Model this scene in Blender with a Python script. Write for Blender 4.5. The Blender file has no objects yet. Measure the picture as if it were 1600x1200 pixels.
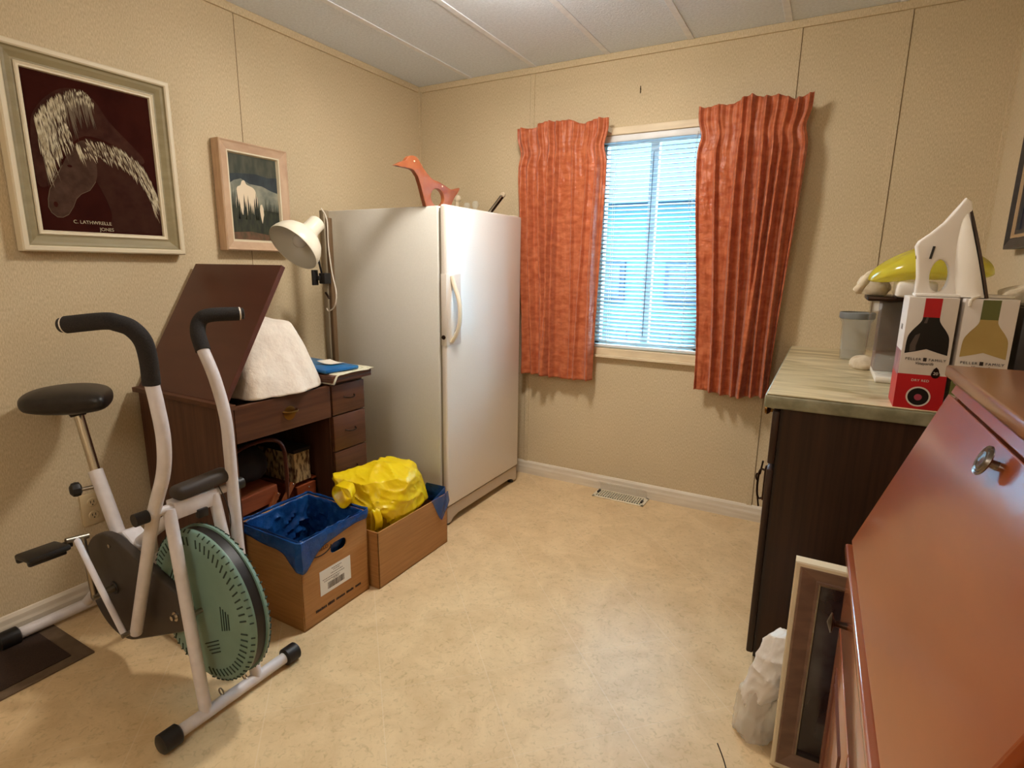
import bpy, bmesh, math, random
from mathutils import Vector, Matrix, noise
SC = bpy.context.scene
COL = SC.collection
R = random.Random(7)

# ---------------------------------------------------------------- camera
F_PX = 872.6
yaw, pit, rol = 0.50752, -0.20687, 0.01354
fw = Vector((-math.sin(yaw) * math.cos(pit), math.cos(yaw) * math.cos(pit), math.sin(pit)))
rt = fw.cross(Vector((0, 0, 1))).normalized()
up = rt.cross(fw)
r2 = math.cos(rol) * rt + math.sin(rol) * up
u2 = -math.sin(rol) * rt + math.cos(rol) * up
cd = bpy.data.cameras.new('camera')
cd.sensor_width = 36
cd.sensor_fit = 'HORIZONTAL'
cd.lens = 36 * F_PX / 1600
cd.clip_start = 0.02
cam = bpy.data.objects.new('camera', cd)
COL.objects.link(cam)
cam.matrix_world = Matrix(((r2.x, u2.x, -fw.x, 2.19925), (r2.y, u2.y, -fw.y, -2.80067), (r2.z, u2.z, -fw.z, 1.2), (0, 0, 0, 1)))
SC.camera = cam

# ---------------------------------------------------------------- world, lights, exposure
SC.view_settings.view_transform = 'Standard'
SC.view_settings.look = 'None'
SC.view_settings.gamma = 1
SC.view_settings.use_curve_mapping = False
SC.view_settings.exposure = 0.40
w = bpy.data.worlds.new('sky')
SC.world = w
w.use_nodes = True
bgn = w.node_tree.nodes['Background']
bgn.inputs[0].default_value = (0.40, 0.74, 1.0, 1)
bgn.inputs[1].default_value = 19.0


def lamp(name, kind, loc, energy, color, **kw):
    d = bpy.data.lights.new(name, kind)
    d.energy = energy
    d.color = color
    for k, v in kw.items():
        setattr(d, k, v)
    o = bpy.data.objects.new(name, d)
    o.location = loc
    COL.objects.link(o)
    return o


lamp('ceiling_lamp_light', 'POINT', (1.2, -1.05, 2.15), 15, (1.0, 0.945, 0.87), shadow_soft_size=0.11)
lamp('ceiling_lamp_disk', 'AREA', (1.2, -1.05, 2.10), 10.5, (1.0, 0.945, 0.87), shape='DISK', size=0.26)
lamp('added_fill_light', 'POINT', (1.5, -3.75, 1.95), 21, (1.0, 0.93, 0.85), shadow_soft_size=0.3)  # unseen fill added behind the camera to brighten surfaces facing it
po = lamp('window_portal', 'AREA', (1.39, 0.13, 1.31), 1, (1, 1, 1), shape='RECTANGLE', size=0.62, size_y=1.1)
po.rotation_euler = (math.radians(-90), 0, 0)
po.data.cycles.is_portal = True


# ---------------------------------------------------------------- materials
def srgb(c):
    return tuple(((x / 255) / 12.92 if x / 255 <= 0.04045 else ((x / 255 + 0.055) / 1.055) ** 2.4) for x in c)


def mat(name, c1, rough=0.5, c2=None, scale=(20, 20, 20), metal=0.0, bump=0.0, bscale=None, coat=0.0, trans=0.0,
        alpha=1.0, ior=1.45, detail=4, lo=0.35, hi=0.65, emit=None, spec=0.5, sheen=0.0, croug=0.05, translucent=0.0):
    m = bpy.data.materials.new(name)
    m.use_nodes = True
    nt = m.node_tree
    N, L = nt.nodes, nt.links
    p = N['Principled BSDF']
    p.inputs['Base Color'].default_value = (*srgb(c1), 1)
    p.inputs['Roughness'].default_value = rough
    p.inputs['Metallic'].default_value = metal
    p.inputs['Coat Weight'].default_value = coat
    p.inputs['Coat Roughness'].default_value = croug
    p.inputs['Transmission Weight'].default_value = trans
    p.inputs['Alpha'].default_value = alpha
    p.inputs['IOR'].default_value = ior
    p.inputs['Specular IOR Level'].default_value = spec
    p.inputs['Sheen Weight'].default_value = sheen
    tc = N.new('ShaderNodeTexCoord')
    if emit:
        p.inputs['Emission Color'].default_value = (*srgb(emit[0]), 1)
        p.inputs['Emission Strength'].default_value = emit[1]
    if c2:
        mp = N.new('ShaderNodeMapping')
        mp.inputs['Scale'].default_value = scale
        L.new(tc.outputs['Object'], mp.inputs[0])
        nz = N.new('ShaderNodeTexNoise')
        nz.inputs['Scale'].default_value = 1
        nz.inputs['Detail'].default_value = detail
        L.new(mp.outputs[0], nz.inputs['Vector'])
        cr = N.new('ShaderNodeValToRGB')
        cr.color_ramp.elements[0].position = lo
        cr.color_ramp.elements[1].position = hi
        cr.color_ramp.elements[0].color = (*srgb(c1), 1)
        cr.color_ramp.elements[1].color = (*srgb(c2), 1)
        L.new(nz.outputs[0], cr.inputs[0])
        L.new(cr.outputs[0], p.inputs['Base Color'])
    if bump:
        mp2 = N.new('ShaderNodeMapping')
        mp2.inputs['Scale'].default_value = bscale or scale
        L.new(tc.outputs['Object'], mp2.inputs[0])
        n2 = N.new('ShaderNodeTexNoise')
        n2.inputs['Scale'].default_value = 1
        n2.inputs['Detail'].default_value = 5
        L.new(mp2.outputs[0], n2.inputs['Vector'])
        b = N.new('ShaderNodeBump')
        b.inputs['Strength'].default_value = bump
        b.inputs['Distance'].default_value = 0.01
        L.new(n2.outputs[0], b.inputs['Height'])
        L.new(b.outputs[0], p.inputs['Normal'])
    if translucent:
        tr = N.new('ShaderNodeBsdfTranslucent')
        mx = N.new('ShaderNodeMixShader')
        mx.inputs[0].default_value = translucent
        if c2:
            L.new(cr.outputs[0], tr.inputs[0])
        else:
            tr.inputs[0].default_value = (*srgb(c1), 1)
        L.new(p.outputs[0], mx.inputs[1])
        L.new(tr.outputs[0], mx.inputs[2])
        L.new(mx.outputs[0], N['Material Output'].inputs[0])
    return m


def wallpaper():
    m = mat('woven_wallpaper', (196, 175, 140), 0.8, (220, 201, 166), (420, 420, 90), bump=0.10, bscale=(420, 420, 90), spec=0.3)
    nt = m.node_tree
    N, L = nt.nodes, nt.links
    cr = [n for n in N if n.type == 'VALTORGB'][0]
    p = N['Principled BSDF']
    tc = [n for n in N if n.type == 'TEX_COORD'][0]
    n3 = N.new('ShaderNodeTexNoise')
    n3.inputs['Scale'].default_value = 2.2
    n3.inputs['Detail'].default_value = 3
    L.new(tc.outputs['Object'], n3.inputs['Vector'])
    mx = N.new('ShaderNodeMix')
    mx.data_type = 'RGBA'
    mx.blend_type = 'MULTIPLY'
    mx.inputs[0].default_value = 0.5
    c3 = N.new('ShaderNodeValToRGB')
    c3.color_ramp.elements[0].position = 0.35
    c3.color_ramp.elements[1].position = 0.65
    c3.color_ramp.elements[0].color = (0.86, 0.86, 0.84, 1)
    c3.color_ramp.elements[1].color = (1, 1, 1, 1)
    L.new(n3.outputs[0], c3.inputs[0])
    L.new(cr.outputs[0], mx.inputs[6])
    L.new(c3.outputs[0], mx.inputs[7])
    L.new(mx.outputs[2], p.inputs['Base Color'])
    return m


def vinyl():
    m = mat('mottled_vinyl', (210, 179, 134), 0.40, (226, 197, 152), (7, 7, 7), detail=9, lo=0.36, hi=0.62, spec=0.35)
    nt = m.node_tree
    N, L = nt.nodes, nt.links
    p = N['Principled BSDF']
    cr = [n for n in N if n.type == 'VALTORGB'][0]
    tc = [n for n in N if n.type == 'TEX_COORD'][0]
    nz = [n for n in N if n.type == 'TEX_NOISE'][0]
    nz.inputs['Roughness'].default_value = 0.68
    nz.inputs['Distortion'].default_value = 0.6
    # darker small stains
    n3 = N.new('ShaderNodeTexNoise')
    n3.inputs['Scale'].default_value = 62
    n3.inputs['Detail'].default_value = 6
    n3.inputs['Distortion'].default_value = 1.2
    L.new(tc.outputs['Object'], n3.inputs['Vector'])
    c3 = N.new('ShaderNodeValToRGB')
    c3.color_ramp.elements[0].position = 0.27
    c3.color_ramp.elements[1].position = 0.46
    c3.color_ramp.elements[0].color = (0.73, 0.71, 0.66, 1)
    c3.color_ramp.elements[1].color = (1, 1, 1, 1)
    L.new(n3.outputs[0], c3.inputs[0])
    mx = N.new('ShaderNodeMix')
    mx.data_type = 'RGBA'
    mx.blend_type = 'MULTIPLY'
    mx.inputs[0].default_value = 0.8
    L.new(cr.outputs[0], mx.inputs[6])
    L.new(c3.outputs[0], mx.inputs[7])
    # diagonal tile joints, 31 cm apart
    sep = N.new('ShaderNodeSeparateXYZ')
    L.new(tc.outputs['Object'], sep.inputs[0])

    def math_(op, a, b=None):
        n = N.new('ShaderNodeMath')
        n.operation = op
        for i, v in enumerate((a, b)):
            if v is None:
                continue
            if isinstance(v, (int, float)):
                n.inputs[i].default_value = v
            else:
                L.new(v, n.inputs[i])
        return n.outputs[0]
    lines = []
    for sgn, off in ((1, 0.139), (-1, 0.07)):
        s = math_('ADD', sep.outputs[0], math_('MULTIPLY', sep.outputs[1], sgn))
        s = math_('ADD', math_('MULTIPLY', s, 0.70711), off)
        f = math_('FRACT', math_('DIVIDE', s, 0.309))
        d = math_('MINIMUM', f, math_('SUBTRACT', 1.0, f))
        lines.append(math_('LESS_THAN', d, 0.0055))
    ln = math_('MAXIMUM', lines[0], math_('MULTIPLY', lines[1], 0.6))
    mx2 = N.new('ShaderNodeMix')
    mx2.data_type = 'RGBA'
    L.new(math_('MULTIPLY', ln, 0.2), mx2.inputs[0])
    L.new(mx.outputs[2], mx2.inputs[6])
    mx2.inputs[7].default_value = (*srgb((238, 222, 196)), 1)
    L.new(mx2.outputs[2], p.inputs['Base Color'])
    return m


M = {}
M['wall'] = wallpaper()
M['floor'] = vinyl()
M['gap'] = mat('seam_shadow_gap', (120, 96, 66), 0.9)
M['ceiling'] = mat('textured_ceiling', (218, 225, 234), 0.9, (230, 237, 246), (90, 90, 90), bump=0.3, bscale=(140, 140, 140))
M['ceil_strip'] = mat('ceiling_strip', (236, 238, 242), 0.6, (226, 228, 234), (30, 30, 30))
M['trim'] = mat('cream_painted_trim', (226, 206, 172), 0.5, (214, 194, 160), (8, 8, 40))
M['base'] = mat('white_baseboard', (226, 214, 194), 0.45, (212, 198, 176), (5, 5, 60))
M['winframe'] = mat('white_vinyl_frame', (232, 232, 230), 0.4, (222, 222, 220), (10, 10, 10))
M['blind'] = mat('white_blind_slat', (184, 202, 210), 0.35, (176, 194, 204), (3, 3, 60), translucent=0.05)
M['glass'] = mat('window_glass', (255, 255, 255), 0.0, trans=1.0, ior=1.02, spec=0.1)
M['cord'] = mat('dark_cord', (60, 66, 74), 0.8)
M['whitecord'] = mat('white_cord', (224, 214, 198), 0.6)
M['curtain'] = mat('coral_silk', (196, 98, 56), 0.34, (222, 130, 84), (20, 20, 44), detail=8, bump=0.45, bscale=(34, 34, 70), sheen=0.25, translucent=0.30)
M['fridge'] = mat('white_enamel', (228, 218, 206), 0.24, (224, 214, 202), (200, 200, 200), bump=0.02, bscale=(400, 400, 400), coat=0.3, croug=0.12)
M['fridgeside'] = mat('white_enamel_side', (222, 218, 208), 0.4, (218, 214, 204), (200, 200, 200), bump=0.04, bscale=(500, 500, 500))
M['gasket'] = mat('grey_gasket', (150, 142, 126), 0.7)
M['cream'] = mat('cream_plastic', (226, 212, 184), 0.4)
M['grille'] = mat('beige_grille', (196, 178, 156), 0.5)
M['dark'] = mat('black_plastic', (26, 24, 24), 0.45, (34, 31, 30), (40, 40, 40))
M['foam'] = mat('black_foam', (30, 26, 24), 0.85, (42, 37, 34), (300, 300, 300), bump=0.4, bscale=(500, 500, 500))
M['vinylseat'] = mat('black_vinyl_seat', (30, 26, 25), 0.38, (38, 34, 32), (60, 60, 60), bump=0.1, bscale=(300, 300, 300))
M['tubewhite'] = mat('white_powder_coat', (218, 210, 208), 0.35, (208, 200, 198), (30, 30, 30))
M['chrome'] = mat('chrome', (210, 205, 198), 0.14, metal=1.0)
M['steel'] = mat('zinc_steel', (168, 160, 146), 0.35, metal=1.0)
M['covergrey'] = mat('charcoal_plastic', (58, 50, 44), 0.5, (64, 56, 50), (20, 20, 20))
M['wheelgreen'] = mat('sage_green_plastic', (116, 144, 130), 0.42, (108, 136, 122), (9, 9, 9))
M['slot'] = mat('vent_slot', (46, 60, 52), 0.9)
M['console'] = mat('brown_black_console', (58, 50, 44), 0.6)
M['walnut'] = mat('walnut_veneer', (74, 42, 26), 0.42, (92, 56, 36), (14, 3, 60), detail=6, spec=0.4)
M['walnutv'] = mat('walnut_veneer_upright', (72, 42, 28), 0.42, (92, 58, 40), (60, 60, 2.5), detail=6, spec=0.4)
M['lidwood'] = mat('walnut_leaf', (84, 48, 38), 0.36, (92, 54, 42), (3, 30, 8), detail=5, spec=0.5)
M['darkcab'] = mat('dark_cabinet_laminate', (46, 30, 20), 0.4, (64, 42, 29), (70, 70, 1.8), detail=6, spec=0.4)
M['cabedge'] = mat('dark_cabinet_edge', (36, 22, 16), 0.35)
M['brass'] = mat('antique_brass', (120, 84, 40), 0.35, metal=1.0)
M['bronze'] = mat('dark_bronze', (60, 46, 38), 0.35, metal=1.0)
M['pewter'] = mat('pewter', (128, 120, 112), 0.25, metal=1.0)
M['sewwood'] = mat('reddish_sewing_box_wood', (128, 62, 34), 0.4, (150, 76, 44), (40, 6, 60), detail=5)
M['cherry'] = mat('cherry_wood', (144, 64, 20), 0.4, (158, 74, 26), (3, 3, 9), detail=6, coat=1.0, croug=0.15, spec=0.3)
M['cherry'].node_tree.nodes['Principled BSDF'].inputs['Coat IOR'].default_value = 2.1
M['cherrytop'] = mat('cherry_wood_top', (122, 68, 38), 0.3, (140, 84, 50), (16, 2, 16), detail=6, coat=0.5, croug=0.18)
M['groove'] = mat('dark_groove', (92, 44, 24), 0.6)
M['cloth'] = mat('white_flannel', (228, 214, 196), 0.95, (220, 204, 186), (30, 30, 30), bump=0.3, bscale=(60, 60, 60))
M['lampwhite'] = mat('cream_lamp_enamel', (240, 232, 212), 0.32)
M['lampin'] = mat('lamp_inner_white', (200, 194, 178), 0.4)
M['pole'] = mat('taupe_metal_post', (150, 136, 112), 0.4, metal=0.3)
M['pole2'] = mat('brown_metal_channel', (112, 88, 62), 0.45, metal=0.3)
M['bulb'] = mat('unlit_bulb', (220, 214, 204), 0.15, trans=0.3)
M['cardboard'] = mat('cardboard', (176, 124, 68), 0.85, (162, 112, 60), (6, 6, 120), bump=0.06, bscale=(3, 3, 200))
M['bluebag'] = mat('blue_plastic_bag', (20, 62, 124), 0.24, (28, 80, 146), (14, 14, 14), bump=0.8, bscale=(30, 30, 30), translucent=0.2)
M['bluethin'] = mat('blue_plastic_thin', (40, 84, 146), 0.3, alpha=0.55, bump=0.4, bscale=(22, 22, 22))
M['yellowbag'] = mat('yellow_plastic_bag', (250, 218, 20), 0.32, (246, 208, 18), (12, 12, 12), bump=0.35, bscale=(30, 30, 30), translucent=0.22)
M['yellowthin'] = mat('yellow_plastic_thin', (200, 160, 20), 0.35, alpha=0.5, bump=0.3, bscale=(30, 30, 30))
M['paper'] = mat('white_paper', (224, 216, 200), 0.8)
M['ink'] = mat('dark_ink', (48, 38, 34), 0.8)
M['inkgrey'] = mat('grey_ink', (136, 124, 112), 0.8)
M['bluebook'] = mat('teal_blue_cover', (16, 104, 148), 0.3, (22, 92, 150), (8, 8, 8))
M['mapcloth'] = mat('floral_cloth', (206, 198, 172), 0.85, (150, 146, 96), (60, 60, 60), lo=0.5, hi=0.72)
M['patterned'] = mat('patterned_fabric', (196, 168, 120), 0.85, (92, 66, 44), (70, 90, 30), lo=0.45, hi=0.6)
M['blackcloth'] = mat('black_cloth', (26, 20, 19), 0.8, (38, 28, 25), (14, 14, 14), bump=0.4)
M['leather'] = mat('brown_strap', (96, 50, 30), 0.5)
M['framegreen'] = mat('sage_frame', (140, 126, 90), 0.5, (152, 138, 102), (40, 6, 40), detail=5)
M['framecream'] = mat('cream_frame_edge', (222, 208, 178), 0.5)
M['framepink'] = mat('limed_oak_frame', (204, 172, 140), 0.6, (190, 156, 126), (90, 14, 14), detail=6)
M['canvasdark'] = mat('velvet_painting', (44, 12, 6), 0.9, (54, 19, 11), (10, 10, 10), spec=0.1)
M['horsegrey'] = mat('painted_horse_grey', (80, 58, 46), 0.85, (62, 42, 32), (30, 30, 30), spec=0.1)
M['horseneck'] = mat('painted_horse_neck', (60, 34, 24), 0.85, (50, 24, 16), (24, 24, 24), spec=0.1)
M['horseback'] = mat('painted_horse_shadow', (66, 38, 28), 0.85, (52, 26, 18), (30, 30, 30), spec=0.1)
M['mane'] = mat('painted_mane', (168, 152, 120), 0.8, (206, 194, 164), (60, 60, 60))
M['mane2'] = mat('painted_mane_dim', (104, 88, 68), 0.8)
M['psky'] = mat('painted_green_sky', (56, 60, 48), 0.7, (80, 80, 64), (30, 40, 14))
M['pmount'] = mat('painted_blue_mountain', (36, 44, 48), 0.7, (54, 62, 64), (20, 24, 14))
M['pmist'] = mat('painted_mist', (150, 148, 128), 0.7, (106, 110, 98), (20, 20, 20))
M['psnow'] = mat('painted_snow', (226, 208, 178), 0.7)
M['ptree'] = mat('painted_trees', (34, 38, 28), 0.7, (56, 58, 40), (60, 60, 20))
M['pground'] = mat('painted_ground', (110, 78, 56), 0.7, (80, 66, 44), (30, 40, 30))
M['frameblack'] = mat('charcoal_frame', (56, 52, 50), 0.45, (44, 40, 38), (30, 30, 30))
M['framegold'] = mat('tan_frame_liner', (176, 144, 104), 0.5)
M['picblue'] = mat('dark_blue_picture', (16, 22, 48), 0.35, (70, 92, 110), (5, 12, 5), lo=0.5, hi=0.75)
M['framebrown'] = mat('brown_frame', (136, 108, 90), 0.5, (120, 94, 78), (10, 40, 40))
M['picdark'] = mat('dark_print_with_reflection', (30, 20, 26), 0.12, (86, 84, 88), (6, 9, 5), lo=0.45, hi=0.78, coat=0.3)  # grey patches are glass reflections painted into the print colour
M['counter'] = mat('marbled_laminate', (166, 148, 106), 0.35, (212, 196, 158), (3.2, 13, 13), detail=9, lo=0.36, hi=0.60)
for n_ in M['counter'].node_tree.nodes:
    if n_.type == 'TEX_NOISE':
        n_.inputs['Distortion'].default_value = 1.4
M['counteredge'] = mat('marbled_laminate_edge', (124, 122, 96), 0.4, (158, 154, 128), (22, 22, 22), detail=6)
M['white'] = mat('white_plastic', (234, 226, 216), 0.3)
M['whitewarm'] = mat('warm_white_plastic', (228, 218, 202), 0.4)
M['soleplate'] = mat('soleplate', (88, 76, 70), 0.25, metal=0.9)
M['boxwhite'] = mat('wine_box_white', (216, 206, 196), 0.5)
M['boxred'] = mat('wine_box_red', (190, 18, 26), 0.4, (176, 14, 22), (8, 8, 8))
M['boxpurple'] = mat('wine_box_purple', (110, 62, 92), 0.4, (176, 130, 120), (40, 40, 12))
M['bottleblack'] = mat('bottle_black', (14, 16, 14), 0.35)
M['bottlehi'] = mat('bottle_highlight', (84, 74, 70), 0.4)
M['boxgreen'] = mat('wine_box_green', (98, 102, 50), 0.45)
M['bottlewhite'] = mat('bottle_straw', (178, 152, 90), 0.4, (164, 138, 78), (10, 10, 10))
M['pinkprint'] = mat('rose_print', (164, 62, 84), 0.5)
M['yellowclear'] = mat('yellow_clear_plastic', (232, 220, 70), 0.12, (224, 208, 56), (6, 6, 6), alpha=0.66, coat=0.4, translucent=0.3)
M['cleargrey'] = mat('clear_grey_plastic', (180, 180, 170), 0.12, alpha=0.3, coat=0.3)
M['smoke'] = mat('smoked_clear_plastic', (120, 112, 100), 0.08, alpha=0.32, coat=0.6)
M['rimgrey'] = mat('blue_grey_rim', (126, 130, 130), 0.4)
M['glassjar'] = mat('clear_glass', (210, 214, 206), 0.06, alpha=0.2, coat=0.4)
M['deflector'] = mat('clear_deflector', (220, 210, 190), 0.1, alpha=0.12, coat=0.2)
M['rag'] = mat('cream_rag', (214, 198, 170), 0.9, (190, 170, 140), (30, 30, 30), bump=0.5, bscale=(40, 40, 40))
M['duck'] = mat('orange_brown_wood', (136, 70, 34), 0.45, (150, 82, 42), (6, 40, 30), detail=5, coat=0.1, croug=0.3)
M['orange'] = mat('orange_tin', (196, 92, 54), 0.5, (176, 70, 40), (30, 30, 8))
M['bottleblue'] = mat('blue_grey_plastic', (74, 104, 136), 0.3)
M['bagwhite'] = mat('white_plastic_bag', (246, 238, 228), 0.4, (238, 228, 216), (9, 9, 9), bump=0.4, bscale=(20, 20, 20), translucent=0.3)
M['bagclear'] = mat('clear_plastic_bag', (216, 204, 186), 0.25, alpha=0.5, bump=0.4, bscale=(26, 26, 26))
M['matdark'] = mat('dark_brown_mat', (50, 34, 24), 0.95, (62, 44, 32), (300, 300, 300))
M['matedge'] = mat('tan_mat_border', (110, 90, 68), 0.85, (100, 80, 60), (40, 40, 40))
M['outlet'] = mat('ivory_outlet', (206, 184, 144), 0.45)
M['siding'] = mat('pale_siding', (66, 100, 108), 0.7, (58, 92, 102), (2, 2, 30))
M['roof'] = mat('grey_roof', (48, 64, 76), 0.8, (42, 56, 68), (10, 10, 10))
M['fence'] = mat('blue_grey_boards', (54, 78, 108), 0.8, (46, 70, 98), (3, 3, 20))
M['ground'] = mat('gravel_ground', (120, 130, 130), 0.95, (104, 112, 114), (8, 8, 8))
M['darkglass'] = mat('dark_window', (30, 54, 84), 0.2)

# ---------------------------------------------------------------- helpers
ORG = {}


def fin(o, parent):
    if parent is not None:
        o.parent = parent


class MB:
    """collects shapes in world coordinates and links them as one mesh object"""
    def __init__(s):
        s.bm = bmesh.new()
        s.mi = 0

    def _new(s, faces):
        for f in faces:
            f.material_index = s.mi

    def box(s, lo, hi, rot=None, pivot=None, bev=0.0, seg=2):
        lo, hi = Vector(lo), Vector(hi)
        c = (lo + hi) / 2
        d = hi - lo
        r = bmesh.ops.create_cube(s.bm, size=1.0)
        vs = r['verts']
        for v in vs:
            v.co = Vector((v.co.x * d.x, v.co.y * d.y, v.co.z * d.z)) + c
        if rot is not None:
            pv = Vector(pivot) if pivot is not None else c
            for v in vs:
                v.co = rot @ (v.co - pv) + pv
        fs = {f for v in vs for f in v.link_faces}
        s._new(fs)
        if bev > 0:
            es = list({e for v in vs for e in v.link_edges})
            r = bmesh.ops.bevel(s.bm, geom=es, offset=bev, segments=seg, affect='EDGES', profile=0.5)
            s._new(r['faces'])
        return s

    def tube(s, pts, rad, n=14, cap=True, flat=None):
        pts = [Vector(p) for p in pts]
        rads = rad if isinstance(rad, (list, tuple)) else [rad] * len(pts)
        rings = []
        prev = None
        for i, p in enumerate(pts):
            if i == 0:
                t = pts[1] - pts[0]
            elif i == len(pts) - 1:
                t = pts[-1] - pts[-2]
            else:
                t = (pts[i + 1] - pts[i]).normalized() + (pts[i] - pts[i - 1]).normalized()
            t.normalize()
            if prev is None:
                a = Vector((0, 0, 1)) if abs(t.z) < 0.9 else Vector((1, 0, 0))
                x = t.cross(a).normalized()
            else:
                x = (prev - t * prev.dot(t)).normalized()
            prev = x
            y = t.cross(x)
            k = flat or 1.0
            rings.append([s.bm.verts.new(p + (x * math.cos(2 * math.pi * j / n) + y * k * math.sin(2 * math.pi * j / n)) * rads[i]) for j in range(n)])
        fs = []
        for a, b in zip(rings[:-1], rings[1:]):
            for j in range(n):
                fs.append(s.bm.faces.new((a[j], a[(j + 1) % n], b[(j + 1) % n], b[j])))
        if cap:
            fs.append(s.bm.faces.new(rings[0][::-1]))
            fs.append(s.bm.faces.new(rings[-1]))
        s._new(fs)
        return s

    def lathe(s, prof, org, axis=(0, 0, 1), n=32, ref=None):
        """prof: (radius, height along axis)"""
        ax = Vector(axis).normalized()
        a = Vector(ref) if ref else (Vector((0, 0, 1)) if abs(ax.z) < 0.9 else Vector((1, 0, 0)))
        x = ax.cross(a).normalized()
        y = ax.cross(x)
        org = Vector(org)
        rings = []
        for r, h in prof:
            if r < 1e-6:
                rings.append([s.bm.verts.new(org + ax * h)])
            else:
                rings.append([s.bm.verts.new(org + ax * h + (x * math.cos(2 * math.pi * j / n) + y * math.sin(2 * math.pi * j / n)) * r) for j in range(n)])
        fs = []
        for a, b in zip(rings[:-1], rings[1:]):
            for j in range(n):
                k = (j + 1) % n
                if len(a) == 1 and len(b) == 1:
                    continue
                if len(a) == 1:
                    fs.append(s.bm.faces.new((a[0], b[k], b[j])))
                elif len(b) == 1:
                    fs.append(s.bm.faces.new((a[j], a[k], b[0])))
                else:
                    fs.append(s.bm.faces.new((a[j], a[k], b[k], b[j])))
        s._new(fs)
        return s

    def grid(s, fn, nu, nv, closed=False):
        vs = [[s.bm.verts.new(Vector(fn(i / (nu if closed else nu - 1), j / (nv - 1)))) for i in range(nu)] for j in range(nv)]
        fs = []
        for j in range(nv - 1):
            for i in range(nu if closed else nu - 1):
                k = (i + 1) % nu
                fs.append(s.bm.faces.new((vs[j][i], vs[j][k], vs[j + 1][k], vs[j + 1][i])))
        s._new(fs)
        return s

    def poly(s, pts):
        f = s.bm.faces.new([s.bm.verts.new(Vector(p)) for p in pts])
        s._new([f])
        return s

    def prism(s, pts, d):
        """pts: 3D outline, d: extrusion vector"""
        d = Vector(d)
        a = [s.bm.verts.new(Vector(p)) for p in pts]
        b = [s.bm.verts.new(Vector(p) + d) for p in pts]
        fs = [s.bm.faces.new(a[::-1]), s.bm.faces.new(b)]
        n = len(a)
        for i in range(n):
            fs.append(s.bm.faces.new((a[i], a[(i + 1) % n], b[(i + 1) % n], b[i])))
        s._new(fs)
        return s

    def ball(s, c, r, sub=3):
        c = Vector(c)
        rr = Vector(r) if isinstance(r, (tuple, list, Vector)) else Vector((r, r, r))
        q = bmesh.ops.create_icosphere(s.bm, subdivisions=sub, radius=1)
        for v in q['verts']:
            v.co = Vector((v.co.x * rr.x, v.co.y * rr.y, v.co.z * rr.z)) + c
        s._new({f for v in q['verts'] for f in v.link_faces})
        return q['verts']

    def build(s, name, m, parent=None, smooth=True, solid=0.0, subsurf=0, bevel=0.0, recalc=True):
        if recalc:
            bmesh.ops.recalc_face_normals(s.bm, faces=s.bm.faces[:])
        me = bpy.data.meshes.new(name)
        if parent is not None:
            org = ORG[parent.name]
        else:
            xs = [v.co for v in s.bm.verts]
            org = Vector(((min(v.x for v in xs) + max(v.x for v in xs)) / 2, (min(v.y for v in xs) + max(v.y for v in xs)) / 2, min(v.z for v in xs)))
        for v in s.bm.verts:
            v.co -= org
        s.bm.to_mesh(me)
        s.bm.free()
        for mm in (m if isinstance(m, (list, tuple)) else [m]):
            me.materials.append(mm)
        if smooth:
            for p in me.polygons:
                p.use_smooth = True
            try:
                me.set_sharp_from_angle(angle=math.radians(38))
            except Exception:
                pass
        o = bpy.data.objects.new(name, me)
        COL.objects.link(o)
        if parent is not None:
            o.parent = parent
        else:
            o.location = org
        ORG[o.name] = org
        if bevel:
            b = o.modifiers.new('bevel', 'BEVEL')
            b.width = bevel
            b.segments = 2
            b.limit_method = 'ANGLE'
        if solid:
            q = o.modifiers.new('solid', 'SOLIDIFY')
            q.thickness = solid
            q.offset = 0
        if subsurf:
            q = o.modifiers.new('sub', 'SUBSURF')
            q.levels = q.render_levels = subsurf
        return o


def tag(o, label=None, cat=None, group=None, kind=None):
    if label:
        o['label'] = label
    if cat:
        o['category'] = cat
    if group:
        o['group'] = group
    if kind:
        o['kind'] = kind
    return o


def thing(name, loc, label, cat, group=None):
    o = bpy.data.objects.new(name, None)
    COL.objects.link(o)
    o.location = loc
    o.empty_display_size = 0.05
    ORG[o.name] = Vector(loc)
    return tag(o, label, cat, group)


def struct(o):
    o['kind'] = 'structure'
    return o


def smoothpts(pts, n=6, closed=False):
    pts = [Vector(p) for p in pts]
    out = []
    L = len(pts)
    rng = range(L) if closed else range(L - 1)
    for i in rng:
        p0 = pts[(i - 1) % L] if (closed or i > 0) else pts[0]
        p1, p2 = pts[i], pts[(i + 1) % L]
        p3 = pts[(i + 2) % L] if (closed or i + 2 < L) else pts[-1]
        for k in range(n):
            t = k / n
            out.append(0.5 * ((2 * p1) + (-p0 + p2) * t + (2 * p0 - 5 * p1 + 4 * p2 - p3) * t * t + (-p0 + 3 * p1 - 3 * p2 + p3) * t ** 3))
    if not closed:
        out.append(pts[-1])
    return out


def frame_mat(right, upv, origin):
    r_ = Vector(right).normalized()
    u_ = Vector(upv).normalized()
    n_ = r_.cross(u_)
    m = Matrix((r_, u_, n_)).transposed().to_4x4()
    m.translation = Vector(origin)
    return m


def curve_to_bm(cu, mw):
    ob = bpy.data.objects.new('tmp', cu)
    COL.objects.link(ob)
    bpy.context.view_layer.update()
    dg = bpy.context.evaluated_depsgraph_get()
    ev = ob.evaluated_get(dg)
    me = ev.to_mesh()
    b = MB()
    b.bm.from_mesh(me)
    ev.to_mesh_clear()
    COL.objects.unlink(ob)
    bpy.data.objects.remove(ob)
    for v in b.bm.verts:
        v.co = mw @ v.co
    return b


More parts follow.
